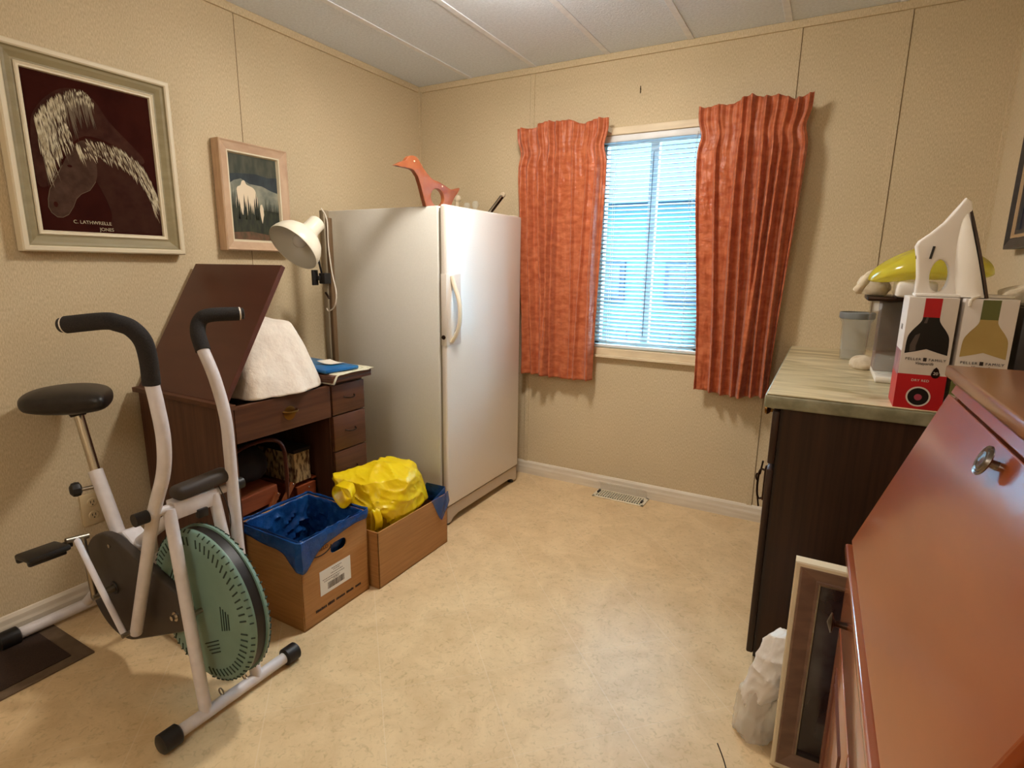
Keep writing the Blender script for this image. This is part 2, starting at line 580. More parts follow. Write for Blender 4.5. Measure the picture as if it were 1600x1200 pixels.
def cutout(name, outlines, thick, bevel, mw, m, parent=None, smooth=True):
    """flat outline (with holes) extruded to a real thickness"""
    cu = bpy.data.curves.new(name, 'CURVE')
    cu.dimensions = '2D'
    cu.fill_mode = 'BOTH'
    cu.extrude = max(thick / 2 - bevel, 0.00005)
    cu.bevel_depth = bevel
    cu.bevel_resolution = 2
    for ol in outlines:
        sp = cu.splines.new('POLY')
        sp.points.add(len(ol) - 1)
        for i, p in enumerate(ol):
            sp.points[i].co = (p[0], p[1], 0, 1)
        sp.use_cyclic_u = True
    b = curve_to_bm(cu, mw)
    bmesh.ops.remove_doubles(b.bm, verts=b.bm.verts[:], dist=0.00002)
    return b.build(name, m, parent, smooth)


def text(name, body, size, right, upv, origin, m, parent, shear=0.0, align='CENTER', ext=0.0003, space=1.0):
    cu = bpy.data.curves.new(name, 'FONT')
    cu.body = body
    cu.size = size
    cu.align_x = align
    cu.align_y = 'CENTER'
    cu.extrude = ext
    cu.shear = shear
    cu.space_character = space
    b = curve_to_bm(cu, frame_mat(right, upv, origin))
    return b.build(name, m, parent, smooth=False)


def crumple(verts, amp, freq, seed=0.0):
    for v in verts:
        p = v.co * freq + Vector((seed, seed * 1.7, -seed))
        n = noise.noise_vector(p)
        rdg = 1 - abs(noise.noise(p * 1.7)) * 2
        v.co += n * amp + v.normal * rdg * amp * 0.5


def crinkled(c, r, seed, planes=42, crease=0.012, freq=9.0, sub=5, flat=0.14):
    """stuffed plastic bag: faceted by random planes, then creased"""
    rr_ = random.Random(seed)
    b = MB()
    ns = []
    for i in range(planes):
        n = Vector((rr_.gauss(0, 1), rr_.gauss(0, 1), rr_.gauss(0, 1))).normalized()
        ns.append((n, 1 - flat * rr_.random() ** 0.7))
    vs = b.ball((0, 0, 0), 1.0, sub)
    c, r = Vector(c), Vector(r)
    for v in vs:
        d = v.co.normalized()
        k_ = 1.08
        for n, h in ns:
            t = d.dot(n)
            if t > 0.2:
                k_ = min(k_, h / t)
        q = d * k_
        p = Vector((q.x * r.x, q.y * r.y, q.z * r.z)) + c
        f = p * freq + Vector((seed, 2.1 * seed, 0))
        w1 = f + noise.noise_vector(f * 0.5) * 1.3
        rid = (1 - abs(noise.noise(w1))) ** 5
        rid2 = (1 - abs(noise.noise(w1 * 2.3 + Vector((5, 5, 5))))) ** 5
        p += d * (crease * (0.9 * rid + 0.5 * rid2 - 0.5) + crease * 0.8 * noise.noise(f * 0.6))
        v.co = p
    return b


# ================================================================ SETTING
H = 2.208
W = 2.705
YB = -4.3
t_ = 0.1
WX0, WX1, WZ0, WZ1 = 1.12, 1.685, 0.79, 1.835
struct(MB().box((-t_, YB - t_, -0.1), (W + t_, t_, 0)).build('floor', M['floor'], smooth=False))
struct(MB().box((-t_, YB - t_, H), (W + t_, t_, H + 0.1)).build('ceiling', M['ceiling'], smooth=False))
struct(MB().box((-t_, YB, 0), (0, 0, H)).build('wall_left', M['wall'], smooth=False))
struct(MB().box((W, YB, 0), (W + t_, 0, H)).build('wall_right', M['wall'], smooth=False))
struct(MB().box((-t_, YB - t_, 0), (W + t_, YB, H)).build('wall_front', M['wall'], smooth=False))
b = MB()
b.box((-t_, 0, 0), (WX0, t_, H)).box((WX1, 0, 0), (W + t_, t_, H)).box((WX0, 0, 0), (WX1, t_, WZ0)).box((WX0, 0, WZ1), (WX1, t_, H))
struct(b.build('wall_back', M['wall'], smooth=False))

# wall battens and seams
k = 0


def trim(lo, hi, m, bev=0.0):
    global k
    k += 1
    return struct(MB().box(lo, hi, bev=bev).build('trim_%d' % k, m, smooth=False))


for x, side in ((0.743, -1), (1.976, 1), (2.352, 1)):
    trim((x - 0.012, -0.004, 0.075), (x + 0.012, 0, 2.185), M['wall'])
    gx = x + side * 0.0135
    trim((gx - 0.0009, -0.0012, 0.075), (gx + 0.0009, 0, 2.185), M['gap'])
trim((0, -1.1830, 0.075), (0.0012, -1.1812, 2.185), M['gap'])
trim((0, -0.016, 0.075), (0.016, 0, 2.185), M['wall'])
trim((W - 0.014, -0.014, 0.075), (W, 0, 2.185), M['wall'])
trim((0, -0.010, 2.176), (W, 0, H), M['wall'], 0.003)
trim((0, YB, 2.176), (0.010, -0.01, H), M['wall'], 0.003)
trim((W - 0.010, YB, 2.176), (W, -0.01, H), M['wall'], 0.003)
for x in (0.36, 0.755, 1.15, 1.54, 1.935, 2.33):
    trim((x - 0.014, YB, H - 0.004), (x + 0.014, -0.01, H), M['ceil_strip'], 0.0018)
# small nail in the back wall
tag(MB().tube([(1.318, 0.0, 2.03), (1.318, -0.012, 2.032)], 0.0016, 8).tube([(1.318, -0.006, 2.012), (1.318, -0.006, 2.044)], 0.0016, 8).build('picture_hook', M['bronze']),
    'tiny dark hook on the wall above the window', 'hook')


def baseboard(name, a, c, axis):
    bb = MB()
    if axis == 'x':
        bb.prism([(a, 0, 0), (a, -0.013, 0), (a, -0.013, 0.040), (a, -0.010, 0.050), (a, -0.009, 0.066), (a, -0.004, 0.076), (a, 0, 0.078)], (c - a, 0, 0))
    else:
        s = 1 if axis == 'y' else -1
        x0 = 0 if s == 1 else W
        bb.prism([(x0, a, 0), (x0 + s * 0.013, a, 0), (x0 + s * 0.013, a, 0.040), (x0 + s * 0.010, a, 0.050), (x0 + s * 0.009, a, 0.066), (x0 + s * 0.004, a, 0.076), (x0, a, 0.078)], (0, c - a, 0))
    struct(bb.build(name, M['base'], smooth=False))


baseboard('baseboard_back', 0, W, 'x')
baseboard('baseboard_left', YB, -0.014, 'y')
baseboard('baseboard_right', YB, -0.014, 'r')

# window with frame, glass, trim
win = thing('window_1', (1.4, 0, WZ0), None, None)
win['kind'] = 'structure'
b = MB()
b.box((WX0, 0.03, WZ0), (WX1, 0.075, WZ0 + 0.035)).box((WX0, 0.03, WZ1 - 0.035), (WX1, 0.075, WZ1))
b.box((WX0, 0.03, WZ0), (WX0 + 0.035, 0.075, WZ1)).box((WX1 - 0.035, 0.03, WZ0), (WX1, 0.075, WZ1))
b.box((1.375, 0.035, WZ0), (1.415, 0.07, WZ1))
b.build('window_frame', M['winframe'], win, smooth=False)
MB().box((WX0 + 0.03, 0.05, WZ0 + 0.03), (1.38, 0.054, WZ1 - 0.03)).build('pane', M['glass'], win, smooth=False)
MB().box((1.41, 0.058, WZ0 + 0.03), (WX1 - 0.03, 0.062, WZ1 - 0.03)).build('pane', M['glass'], win, smooth=False)
b = MB()
b.box((WX0 - 0.04, -0.016, WZ1), (WX1 + 0.04, 0.0, WZ1 + 0.035), bev=0.003)
b.box((WX0 - 0.04, -0.016, WZ0 - 0.035), (WX0, 0.0, WZ1), bev=0.003)
b.box((WX1, -0.016, WZ0 - 0.035), (WX1 + 0.04, 0.0, WZ1), bev=0.003)
b.build('window_trim', M['trim'], win, smooth=False)
b = MB().box((WX0 - 0.02, -0.012, WZ0 - 0.040), (WX1 + 0.02, 0.03, WZ0 - 0.002), bev=0.004).box((WX0 - 0.04, -0.028, WZ0 - 0.052), (WX1 + 0.04, 0.0, WZ0 - 0.038), bev=0.003)
b.build('window_sill', M['trim'], win, smooth=False)

# blinds
bl = thing('mini_blind', (1.4, -0.005, WZ0), 'white aluminium mini blind hanging half open in the window', 'blind')
bx0, bx1 = WX0 + 0.012, WX1 - 0.010
MB().box((bx0, -0.014, WZ1 - 0.032), (bx1, 0.018, WZ1 - 0.002), bev=0.003).build('headrail', M['winframe'], bl)
b = MB()
z = WZ1 - 0.045
while z > WZ0 + 0.03:
    a = math.radians(24)
    for q in range(4):
        t0, t1 = -1 + q * 0.5, -0.5 + q * 0.5
        def pt(t):
            cam_ = 0.0016 * (1 - t * t)
            return (0.012 * t * math.cos(a), -0.012 * t * math.sin(a) * -1 + cam_)
        (y0, z0), (y1, z1) = pt(t0), pt(t1)
        b.poly([(bx0, y0, z + z0), (bx1, y0, z + z0), (bx1, y1, z + z1), (bx0, y1, z + z1)])
    z -= 0.0205
bmesh.ops.remove_doubles(b.bm, verts=b.bm.verts[:], dist=0.0001)
b.build('slats', M['blind'], bl, solid=0.0007)
MB().box((bx0, -0.012, WZ0 + 0.004), (bx1, 0.012, WZ0 + 0.018), bev=0.003).build('bottom_rail', M['winframe'], bl)
b = MB()
for x in (bx0 + 0.08, bx1 - 0.08):
    for y in (-0.013, 0.013):
        b.tube([(x, y, WZ0 + 0.01), (x, y, WZ1 - 0.02)], 0.0008, 5)
b.build('ladder_cord', M['whitecord'], bl)
MB().tube([(1.405, -0.016, WZ1 - 0.09), (1.402, -0.017, 0.865)], 0.0016, 6).build('lift_cord', M['cord'], bl)
MB().tube([(1.604, -0.018, WZ1 - 0.02), (1.585, -0.024, 1.47)], 0.003, 8).build('tilt_wand', M['glassjar'], bl)


# curtains
def curtain(label, xa0, xa1, xb0, xb1, ztop, zbot, seed, pleats):
    rr = random.Random(seed)
    ph = [rr.uniform(0, 6.28) for _ in range(8)]

    def fold(u, v):
        s = 0.0
        for (c, wd, am) in pleats:
            cc = c + (0.012 + 0.03 * v) * math.sin(ph[0] + 2.2 * v + c * 17)
            d = (u - cc) / (wd * (1 + 0.7 * v))
            s += am * math.exp(-d * d) * (0.55 + 0.6 * min(1, v * 3))
        s += 0.0035 * math.sin(u * 37 + ph[1] + 1.6 * math.sin(v * 2.2)) * (0.35 + 0.65 * v)
        s += 0.004 * math.sin(u * 95 + ph[2] + v * 2) * max(0, 1 - v * 4)
        s += 0.004 * noise.noise(Vector((u * 9 + seed, v * 7, 1.3)))
        s += 0.0045 * noise.noise(Vector((u * 16 + seed, v * 22, 4.3))) + 0.002 * noise.noise(Vector((u * 40 + seed, v * 50, 1.3)))
        return s

    def fn(u, v):
        e = v * v * (3 - 2 * v)
        x0 = xa0 + (xb0 - xa0) * e
        x1 = xa1 + (xb1 - xa1) * e
        pinch = math.exp(-((v - 0.095) / 0.035) ** 2)
        xm = (x0 + x1) / 2
        uu = u
        x = x0 + (x1 - x0) * uu
        x = xm + (x - xm) * (1 - 0.07 * pinch)
        zt = ztop + 0.012 * math.sin(u * 9 + ph[4]) + 0.006 * math.sin(u * 23 + ph[5])
        z_ = zt + (zbot + 0.006 * math.sin(u * 7 + ph[6]) - zt) * v
        y = -0.085 - fold(u, v) * (1 - 0.45 * pinch) + 0.02 * v
        if u < 0.03 or u > 0.97:
            y += 0.006
        return (x, min(y, -0.035), z_)
    b = MB().grid(fn, 240, 130)
    o = b.build('curtain', M['curtain'], None, solid=0.0018, recalc=False)
    tag(o, label, 'curtain', None)
    return o


plL = [(0.06, 0.022, 0.030), (0.17, 0.020, 0.036), (0.27, 0.020, 0.034), (0.37, 0.020, 0.040), (0.47, 0.014, 0.030), (0.645, 0.010, 0.012), (0.80, 0.010, 0.012), (0.93, 0.020, 0.030)]
plR = [(0.02, 0.016, 0.020), (0.19, 0.014, 0.030), (0.41, 0.018, 0.036), (0.50, 0.018, 0.042), (0.605, 0.020, 0.040), (0.70, 0.020, 0.046), (0.80, 0.018, 0.040), (0.89, 0.018, 0.040), (0.965, 0.012, 0.026)]
curtain('coral orange silky curtain hanging left of the window, beside the upright freezer', 0.700, 1.195, 0.745, 1.160, 1.905, 0.615, 3, plL)
curtain('coral orange silky curtain hanging right of the window, its hem by the countertop', 1.612, 2.062, 1.685, 2.012, 1.905, 0.628, 11, plR)
for xs, lab in (((0.70, 1.19), 'left'), ((1.63, 2.05), 'right')):
    b = MB().box((xs[0] + 0.01, -0.066, 1.845), (xs[1], -0.058, 1.868))
    b.box((xs[0] + 0.01, -0.062, 1.845), (xs[0] + 0.018, 0, 1.868)).box((xs[1] - 0.008, -0.062, 1.845), (xs[1], 0, 1.868))
    tag(b.build('curtain_rod', M['white'], smooth=False), 'flat white curtain rod hidden in the heading of the %s coral curtain' % lab, 'curtain rod')

# floor register
vt = thing('floor_register', (1.35, -0.06, 0), 'beige metal floor register with clear deflector below the window', 'vent')
b = MB()
x0, x1, y0, y1 = 1.212, 1.492, -0.128, -0.016
b.box((x0, y0, 0), (x1, y0 + 0.014, 0.006), bev=0.002).box((x0, y1 - 0.014, 0), (x1, y1, 0.006), bev=0.002)
b.box((x0, y0, 0), (x0 + 0.016, y1, 0.006), bev=0.002).box((x1 - 0.016, y0, 0), (x1, y1, 0.006), bev=0.002)
for i in range(19):
    xx = x0 + 0.022 + i * 0.0132
    b.box((xx, y0 + 0.01, 0.0005), (xx + 0.005, y1 - 0.01, 0.005))
for yy in (0.035, 0.057, 0.079):
    b.box((x0 + 0.01, y0 + yy, 0.001), (x1 - 0.01, y0 + yy + 0.003, 0.0055))
b.build('register_frame', M['cream'], vt, smooth=False)
MB().box((x0 + 0.008, y0 + 0.006, 0), (x1 - 0.008, y1 - 0.006, 0.0008)).build('duct_opening', M['slot'], vt, smooth=False)
b = MB().grid(lambda u, v: (x0 + 0.01 + (x1 - x0 - 0.02) * u, y1 - 0.006 - 0.055 * (v ** 2) * 0.9, 0.007 + 0.062 * math.sin(v * 1.35)), 8, 10)
b.build('air_deflector', M['deflector'], vt, solid=0.0015)
MB().box((x0 + 0.012, y0 + 0.05, 0.006), (x0 + 0.022, y0 + 0.080, 0.014)).build('magnet', M['dark'], vt, smooth=False)
MB().box((x1 - 0.024, y0 + 0.03, 0.006), (x1 - 0.014, y0 + 0.058, 0.014)).build('magnet', M['dark'], vt, smooth=False)

# outlet
ol = thing('wall_outlet', (0, -1.91, 0.34), 'ivory double wall outlet behind the exercise bike', 'outlet')
MB().box((0, -1.942, 0.280), (0.005, -1.872, 0.398), bev=0.002).build('cover_plate', M['outlet'], ol)
for zc in (0.364, 0.316):
    MB().lathe([(0, 0.008), (0.014, 0.008), (0.0165, 0.005), (0.0165, 0.0)], (0.0, -1.907, zc), (1, 0, 0), 20).build('receptacle', M['outlet'], ol)
    MB().box((0.0076, -1.9135, zc - 0.002), (0.0088, -1.9115, zc + 0.007)).box((0.0076, -1.9035, zc - 0.002), (0.0088, -1.9015, zc + 0.007)).box((0.0076, -1.909, zc - 0.010), (0.0088, -1.905, zc - 0.006)).build('socket_slot', M['dark'], ol, smooth=False)

# floor mat / register lower left
rg = thing('floor_mat', (0.17, -2.4, 0), 'dark brown floor mat with tan border in the lower left corner', 'mat')
MB().box((0.018, -2.80, 0), (0.322, -2.088, 0.006), bev=0.002).build('mat_border', M['matedge'], rg)
MB().box((0.05, -2.76, 0.006), (0.285, -2.135, 0.009), bev=0.001).build('mat_pile', M['matdark'], rg)


# ================================================================ PICTURES
def picture_frame(name, parent, y0, y1, z0, z1, prof, m, xw=0.0, side=1):
    """prof: list of (inset, height off wall) from the outer edge inwards; on a wall at x=xw"""
    b = MB()
    loops = []
    for ins, hgt in prof:
        X_ = xw + side * hgt
        loops.append([b.bm.verts.new(Vector(p)) for p in ((X_, y0 + ins, z0 + ins), (X_, y1 - ins, z0 + ins), (X_, y1 - ins, z1 - ins), (X_, y0 + ins, z1 - ins))])
    for a, c in zip(loops[:-1], loops[1:]):
        for i in range(4):
            b.bm.faces.new((a[i], a[(i + 1) % 4], c[(i + 1) % 4], c[i]))
    return b.build(name, m, parent, smooth=False)


hp = thing('horse_painting', (0.0, -1.74, 1.23), 'large framed painting of two pale-maned horses on a dark red ground', 'painting')
Y0, Y1, Z0, Z1 = -2.0, -1.498, 1.228, 1.832
picture_frame('outer_edge', hp, Y0, Y1, Z0, Z1, [(0, 0.004), (0, 0.040), (0.004, 0.044), (0.014, 0.044), (0.018, 0.040)], M['framecream'])
picture_frame('frame_moulding', hp, Y0, Y1, Z0, Z1, [(0.018, 0.040), (0.022, 0.034), (0.030, 0.032), (0.046, 0.024), (0.052, 0.024)], M['framegreen'])
picture_frame('inner_liner', hp, Y0, Y1, Z0, Z1, [(0.052, 0.026), (0.055, 0.029), (0.060, 0.026), (0.0645, 0.026), (0.067, 0.0165)], M['framecream'])
MB().box((0.006, Y0 + 0.06, Z0 + 0.055), (0.018, Y1 - 0.06, Z1 - 0.055)).build('canvas', M['canvasdark'], hp, smooth=False)


def flatpoly(b, pts, x, d=0.0003):
    b.prism([(x, p[0], p[1]) for p in pts], (d, 0, 0))


XP = 0.018
b = MB()
head = [(-1.811, 1.571), (-1.828, 1.549), (-1.856, 1.498), (-1.882, 1.451), (-1.899, 1.42), (-1.907, 1.39), (-1.909, 1.366), (-1.903, 1.349), (-1.889, 1.337), (-1.874, 1.337), (-1.857, 1.347), (-1.84, 1.373), (-1.829, 1.398), (-1.813, 1.415), (-1.786, 1.43), (-1.765, 1.46), (-1.753, 1.437), (-1.737, 1.401), (-1.735, 1.326), (-1.629, 1.313), (-1.588, 1.42), (-1.62, 1.53), (-1.70, 1.582), (-1.777, 1.59)]
rear = [(-1.93, 1.44), (-1.925, 1.60), (-1.90, 1.665), (-1.845, 1.722), (-1.79, 1.74), (-1.74, 1.72), (-1.70, 1.66), (-1.64, 1.60), (-1.60, 1.555), (-1.62, 1.54), (-1.69, 1.585), (-1.78, 1.60), (-1.85, 1.53), (-1.89, 1.44)]
flatpoly(b, [(p.x, p.y) for p in smoothpts([(q[0], q[1], 0) for q in rear], 4, True)], XP)
b.build('rear_horse', M['horseback'], hp, smooth=False)
b = MB()
neck = [(-1.79, 1.55), (-1.765, 1.47), (-1.752, 1.437), (-1.738, 1.401), (-1.728, 1.36), (-1.722, 1.300), (-1.572, 1.300), (-1.572, 1.43), (-1.60, 1.51), (-1.66, 1.57), (-1.72, 1.588), (-1.78, 1.592)]
flatpoly(b, [(p.x, max(p.y, 1.2995)) for p in smoothpts([(q[0], q[1], 0) for q in neck], 4, True)], XP + 0.0004)
b.build('front_horse_neck', M['horseneck'], hp, smooth=False)
b = MB()
face = head[:16] + [(-1.756, 1.50), (-1.762, 1.56), (-1.785, 1.585)]
flatpoly(b, [(p.x, p.y) for p in smoothpts([(q[0], q[1], 0) for q in face], 4, True)], XP + 0.0006)
b.build('front_horse_head', M['horsegrey'], hp, smooth=False)
# nostril, eye
b = MB()
flatpoly(b, [(-1.8885 + 0.006 * math.cos(a * 0.5), 1.376 + 0.0085 * math.sin(a * 0.5)) for a in range(12)], XP + 0.0008)
b.build('nostril', M['canvasdark'], hp, smooth=False)
b = MB()
flatpoly(b, [(-1.835 + 0.007 * math.cos(a * 0.5), 1.499 + 0.004 * math.sin(a * 0.5)) for a in range(12)], XP + 0.0008)
b.build('eye', M['canvasdark'], hp, smooth=False)


def strands(b, path, n, ln, lw, dirv, x, rr):
    P_ = smoothpts([(p[0], p[1], 0) for p in path], 12)
    for i in range(n):
        t = i / n * (len(P_) - 1)
        q = P_[int(t)]
        l = ln[0] + (ln[1] - ln[0]) * rr.random()
        f = t / len(P_)
        l *= 0.55 + 0.8 * f
        dx = dirv[0] + rr.uniform(-0.12, 0.12)
        dz = dirv[1]
        w_ = lw * rr.uniform(0.6, 1.3)
        ox, oz = rr.uniform(-0.004, 0.004), rr.uniform(-0.012, 0.003)
        y_, z_ = q.x + ox, q.y + oz
        xx = x + 0.0002 * rr.random()
        b.prism([(xx, y_ - w_, z_), (xx, y_ + w_ + dx * l * 0.3, z_ - l * 0.35), (xx, y_ + dx * l, z_ + dz * l), (xx, y_ - w_ * 1.2 + dx * l * 0.3, z_ - l * 0.4)], (0.0002, 0, 0))


rr = random.Random(5)
mp1 = [(-1.779, 1.591), (-1.72, 1.589), (-1.662, 1.574), (-1.61, 1.532), (-1.582, 1.471), (-1.575, 1.432)]
mp2 = [(-1.75, 1.731), (-1.785, 1.74), (-1.834, 1.717), (-1.879, 1.676), (-1.912, 1.63)]
def bands(path, n, ln, lw, dirv, x, m, name, rows, step, rr):
    b = MB()
    for k_ in range(rows):
        f = k_ / max(1, rows - 1)
        pp = [(p[0] + step[0] * f, p[1] + step[1] * f) for p in path]
        strands(b, pp, n, ln, lw, (dirv[0] + rr.uniform(-.05, .05), dirv[1]), x + 0.00005 * (rows - k_), rr)
    b.build(name, m, hp, smooth=False)


bands(mp1, 75, (0.014, 0.040), 0.0011, (0.30, -1), XP + 0.0009, M['mane'], 'front_mane', 3, (-0.010, -0.040), rr)
bands(mp2, 70, (0.014, 0.036), 0.0011, (0.05, -1), XP + 0.0009, M['mane'], 'rear_mane', 2, (0.004, -0.020), rr)
bands(mp2[2:], 42, (0.020, 0.050), 0.0012, (0.08, -1), XP + 0.0010, M['mane'], 'rear_mane', 6, (0.012, -0.135), rr)
b = MB()
strands(b, [(-1.808, 1.573), (-1.80, 1.57)], 16, (0.03, 0.06), 0.0014, (0.12, -1), XP + 0.0009, rr)
b.build('forelock', M['mane'], hp, smooth=False)
b = MB()
strands(b, mp1, 90, (0.05, 0.10), 0.0014, (0.30, -1), XP + 0.0006, rr)
strands(b, mp2, 90, (0.08, 0.17), 0.0016, (0.08, -1), XP + 0.0006, rr)
# pale contour of the face
for i in range(2, 10):
    p, q = head[i], head[i + 1]
    b.tube([(XP + 0.0007, p[0], p[1]), (XP + 0.0007, q[0], q[1])], 0.0010, 5)
for i in range(10, 15):
    p, q = head[i], head[i + 1]
    b.tube([(XP + 0.0007, p[0], p[1]), (XP + 0.0007, q[0], q[1])], 0.0007, 5)
b.build('dim_brush_strokes', M['mane2'], hp, smooth=False)
text('signature', 'C. LATHWRELLE', 0.0155, (0, 1, 0), (0, -0.06, 1), (XP + 0.001, -1.79, 1.3255), M['mane'], hp)
text('signature', 'JONES', 0.0155, (0, 1, 0), (0, -0.06, 1), (XP + 0.001, -1.750, 1.3055), M['mane'], hp)

sp = thing('landscape_painting', (0.0, -1.17, 1.25), 'small framed painting of dark firs before snowy mist, behind the desk lamp', 'painting')
Y0, Y1, Z0, Z1 = -1.330, -1.008, 1.252, 1.682
picture_frame('frame_moulding', sp, Y0, Y1, Z0, Z1, [(0, 0.004), (0, 0.050), (0.004, 0.054), (0.010, 0.050), (0.036, 0.044), (0.036, 0.04)], M['framepink'])
picture_frame('inner_liner', sp, Y0, Y1, Z0, Z1, [(0.036, 0.043), (0.042, 0.043), (0.046, 0.030)], M['framecream'])
MB().box((0.010, Y0 + 0.03, Z0 + 0.03), (0.030, Y1 - 0.03, Z1 - 0.03)).build('canvas', M['psky'], sp, smooth=False)
ya, yb_ = Y0 + 0.044, Y1 - 0.044
b = MB()
flatpoly(b, [(ya, 1.555), (-1.24, 1.562), (-1.16, 1.568), (-1.10, 1.560), (yb_, 1.566), (yb_, 1.48), (ya, 1.50)], 0.0303)
b.build('blue_mountain', M['pmount'], sp, smooth=False)
b = MB()
flatpoly(b, [(ya, 1.515), (-1.262, 1.532), (-1.23, 1.542), (-1.19, 1.525), (-1.13, 1.522), (-1.09, 1.508), (yb_, 1.50), (yb_, 1.42), (ya, 1.43)], 0.0307)
b.build('mist', M['pmist'], sp, smooth=False)
b = MB()
flatpoly(b, [(p.x, p.y) for p in smoothpts([(q[0], q[1], 0) for q in [(-1.258, 1.40), (-1.256, 1.47), (-1.250, 1.505), (-1.234, 1.515), (-1.226, 1.532), (-1.214, 1.536), (-1.206, 1.522), (-1.190, 1.516), (-1.172, 1.508), (-1.162, 1.485), (-1.160, 1.40)]], 4, True)], 0.0309)
b.build('snow_bank', M['psnow'], sp, smooth=False)
b = MB()
flatpoly(b, [(-1.150, 1.425), (-1.146, 1.444), (-1.138, 1.448), (-1.132, 1.430), (-1.131, 1.405), (-1.137, 1.385), (-1.141, 1.368), (-1.147, 1.395)], 0.0320)
b.build('snow_gap', M['psnow'], sp, smooth=False)
b = MB()
flatpoly(b, [(ya, 1.40), (-1.16, 1.395), (yb_, 1.415), (yb_, 1.31), (ya, 1.31)], 0.0311)
rr = random.Random(2)
for i in range(46):
    y_ = ya + 0.003 + (yb_ - ya - 0.006) * i / 45
    h_ = rr.uniform(1.43, 1.478)
    if y_ < -1.26:
        h_ = rr.uniform(1.47, 1.53)
    if -1.255 < y_ < -1.165:
        h_ = rr.uniform(1.405, 1.452)
    if -1.150 < y_ < -1.131:
        h_ = 1.40
    flatpoly(b, [(y_ - 0.0055, 1.36), (y_ + 0.0055, 1.36), (y_ + 0.0020, (h_ + 1.38) / 2), (y_, h_), (y_ - 0.0020, (h_ + 1.38) / 2)], 0.0312 + 0.00001 * i)
for y_, h_, w_ in ((-1.2535, 1.500, .0045), (-1.246, 1.462, .004), (-1.2215, 1.482, .0045), (-1.2145, 1.455, .0035), (-1.2035, 1.478, .004), (-1.1955, 1.450, .0035), (-1.173, 1.470, .0045), (-1.164, 1.492, .005), (-1.156, 1.462, .004)):
    flatpoly(b, [(y_ - w_ * 1.5, 1.38), (y_ + w_ * 1.5, 1.38), (y_ + w_ * 0.7, (h_ + 1.40) / 2), (y_, h_), (y_ - w_ * 0.7, (h_ + 1.40) / 2)], 0.0317)
b.build('fir_trees', M['ptree'], sp, smooth=False)
b = MB()
flatpoly(b, [(ya, 1.325), (-1.2, 1.332), (-1.12, 1.322), (yb_, 1.335), (yb_, 1.285), (ya, 1.285)], 0.0318)
b.build('brown_ground', M['pground'], sp, smooth=False)

rp = thing('blue_picture', (W, -0.68, 1.28), 'dark framed picture with blue inside, hung on the right wall at the picture edge', 'picture')
Y0, Y1, Z0, Z1 = -0.93, -0.432, 1.275, 1.90
picture_frame('frame_moulding', rp, Y0, Y1, Z0, Z1, [(0, 0.004), (0, 0.034), (0.008, 0.036), (0.030, 0.028), (0.032, 0.026)], M['frameblack'], W, -1)
picture_frame('inner_liner', rp, Y0, Y1, Z0, Z1, [(0.032, 0.028), (0.040, 0.028), (0.044, 0.020)], M['framegold'], W, -1)
picture_frame('dark_liner', rp, Y0, Y1, Z0, Z1, [(0.044, 0.022), (0.056, 0.022), (0.058, 0.014)], M['frameblack'], W, -1)
MB().box((W - 0.015, Y0 + 0.05, Z0 + 0.05), (W - 0.006, Y1 - 0.05, Z1 - 0.05)).build('print', M['picblue'], rp, smooth=False)

# ================================================================ UPRIGHT FREEZER
fr = thing('upright_freezer', (0.41, -0.485, 0), 'tall white upright freezer standing in the left back corner', 'freezer')
FN, FF = -0.8175, -0.142
MB().box((0.055, FN, 0.03), (0.724, FF, 1.448), bev=0.006).build('cabinet', M['fridgeside'], fr)
MB().box((0.724, FN + 0.012, 0.10), (0.737, FF - 0.012, 1.44)).build('door_gasket', M['gasket'], fr, smooth=False)
b = MB().grid(lambda u, v: (0.737 + (0.0 if (u in (0, 1)) else 0) + 0.026 * math.sin(math.pi * min(1, max(0, u * 9, 0)) / 2) * min(1, math.sin(math.pi * min(1, (1 - u) * 9) / 2) + 0.0), FN + (FF - FN) * u, 0.097 + (1.452 - 0.097) * v), 60, 12)
b.bm.free()
dr = MB().box((0.737, FN, 0.097), (0.765, FF, 1.453), bev=0.009, seg=4).build('door', M['fridge'], fr)
MB().box((0.7655, FN + 0.004, 0.857), (0.7685, FN + 0.108, 1.166), bev=0.001).box((0.740, FN - 0.0015, 0.857), (0.7685, FN + 0.004, 1.166), bev=0.001).build('handle_plate', M['fridge'], dr)
hpts = smoothpts([(0.768, FN + 0.040, 1.158), (0.778, FN + 0.044, 1.12), (0.797, FN + 0.050, 1.06), (0.803, FN + 0.052, 1.01), (0.800, FN + 0.050, 0.95), (0.786, FN + 0.042, 0.90), (0.768, FN + 0.034, 0.868)], 6)
MB().tube(hpts, [0.013] * len(hpts), 12, flat=0.55).build('handle', M['cream'], dr)
MB().lathe([(0, 0.003), (0.0035, 0.003), (0.0035, 0.0045), (0.0085, 0.0045), (0.010, 0.002), (0.010, 0)], (0.752, FN - 0.0015, 0.893), (0, -1, 0), 20).build('keyhole_lock', M['bronze'], dr)
b = MB()
pts = [(FN + 0.004, 0.012), (FN + 0.03, 0.012), (FN + 0.05, 0.026), (FN + 0.09, 0.036), (FF - 0.09, 0.036), (FF - 0.05, 0.026), (FF - 0.03, 0.012), (FF - 0.004, 0.012), (FF - 0.004, 0.092), (FN + 0.004, 0.092)]
b.prism([(0.735, p[0], p[1]) for p in pts], (0.024, 0, 0))
b.build('base_grille', M['grille'], fr, smooth=False, bevel=0.002)
for yy in (FN + 0.025, FF - 0.03):
    MB().tube([(0.735, yy, 0), (0.735, yy, 0.04)], 0.016, 16).build('foot', M['dark'], fr)
for yy in (FN + 0.06, FF - 0.06):
    MB().tube([(0.10, yy, 0), (0.10, yy, 0.04)], 0.016, 16).build('foot', M['dark'], fr)
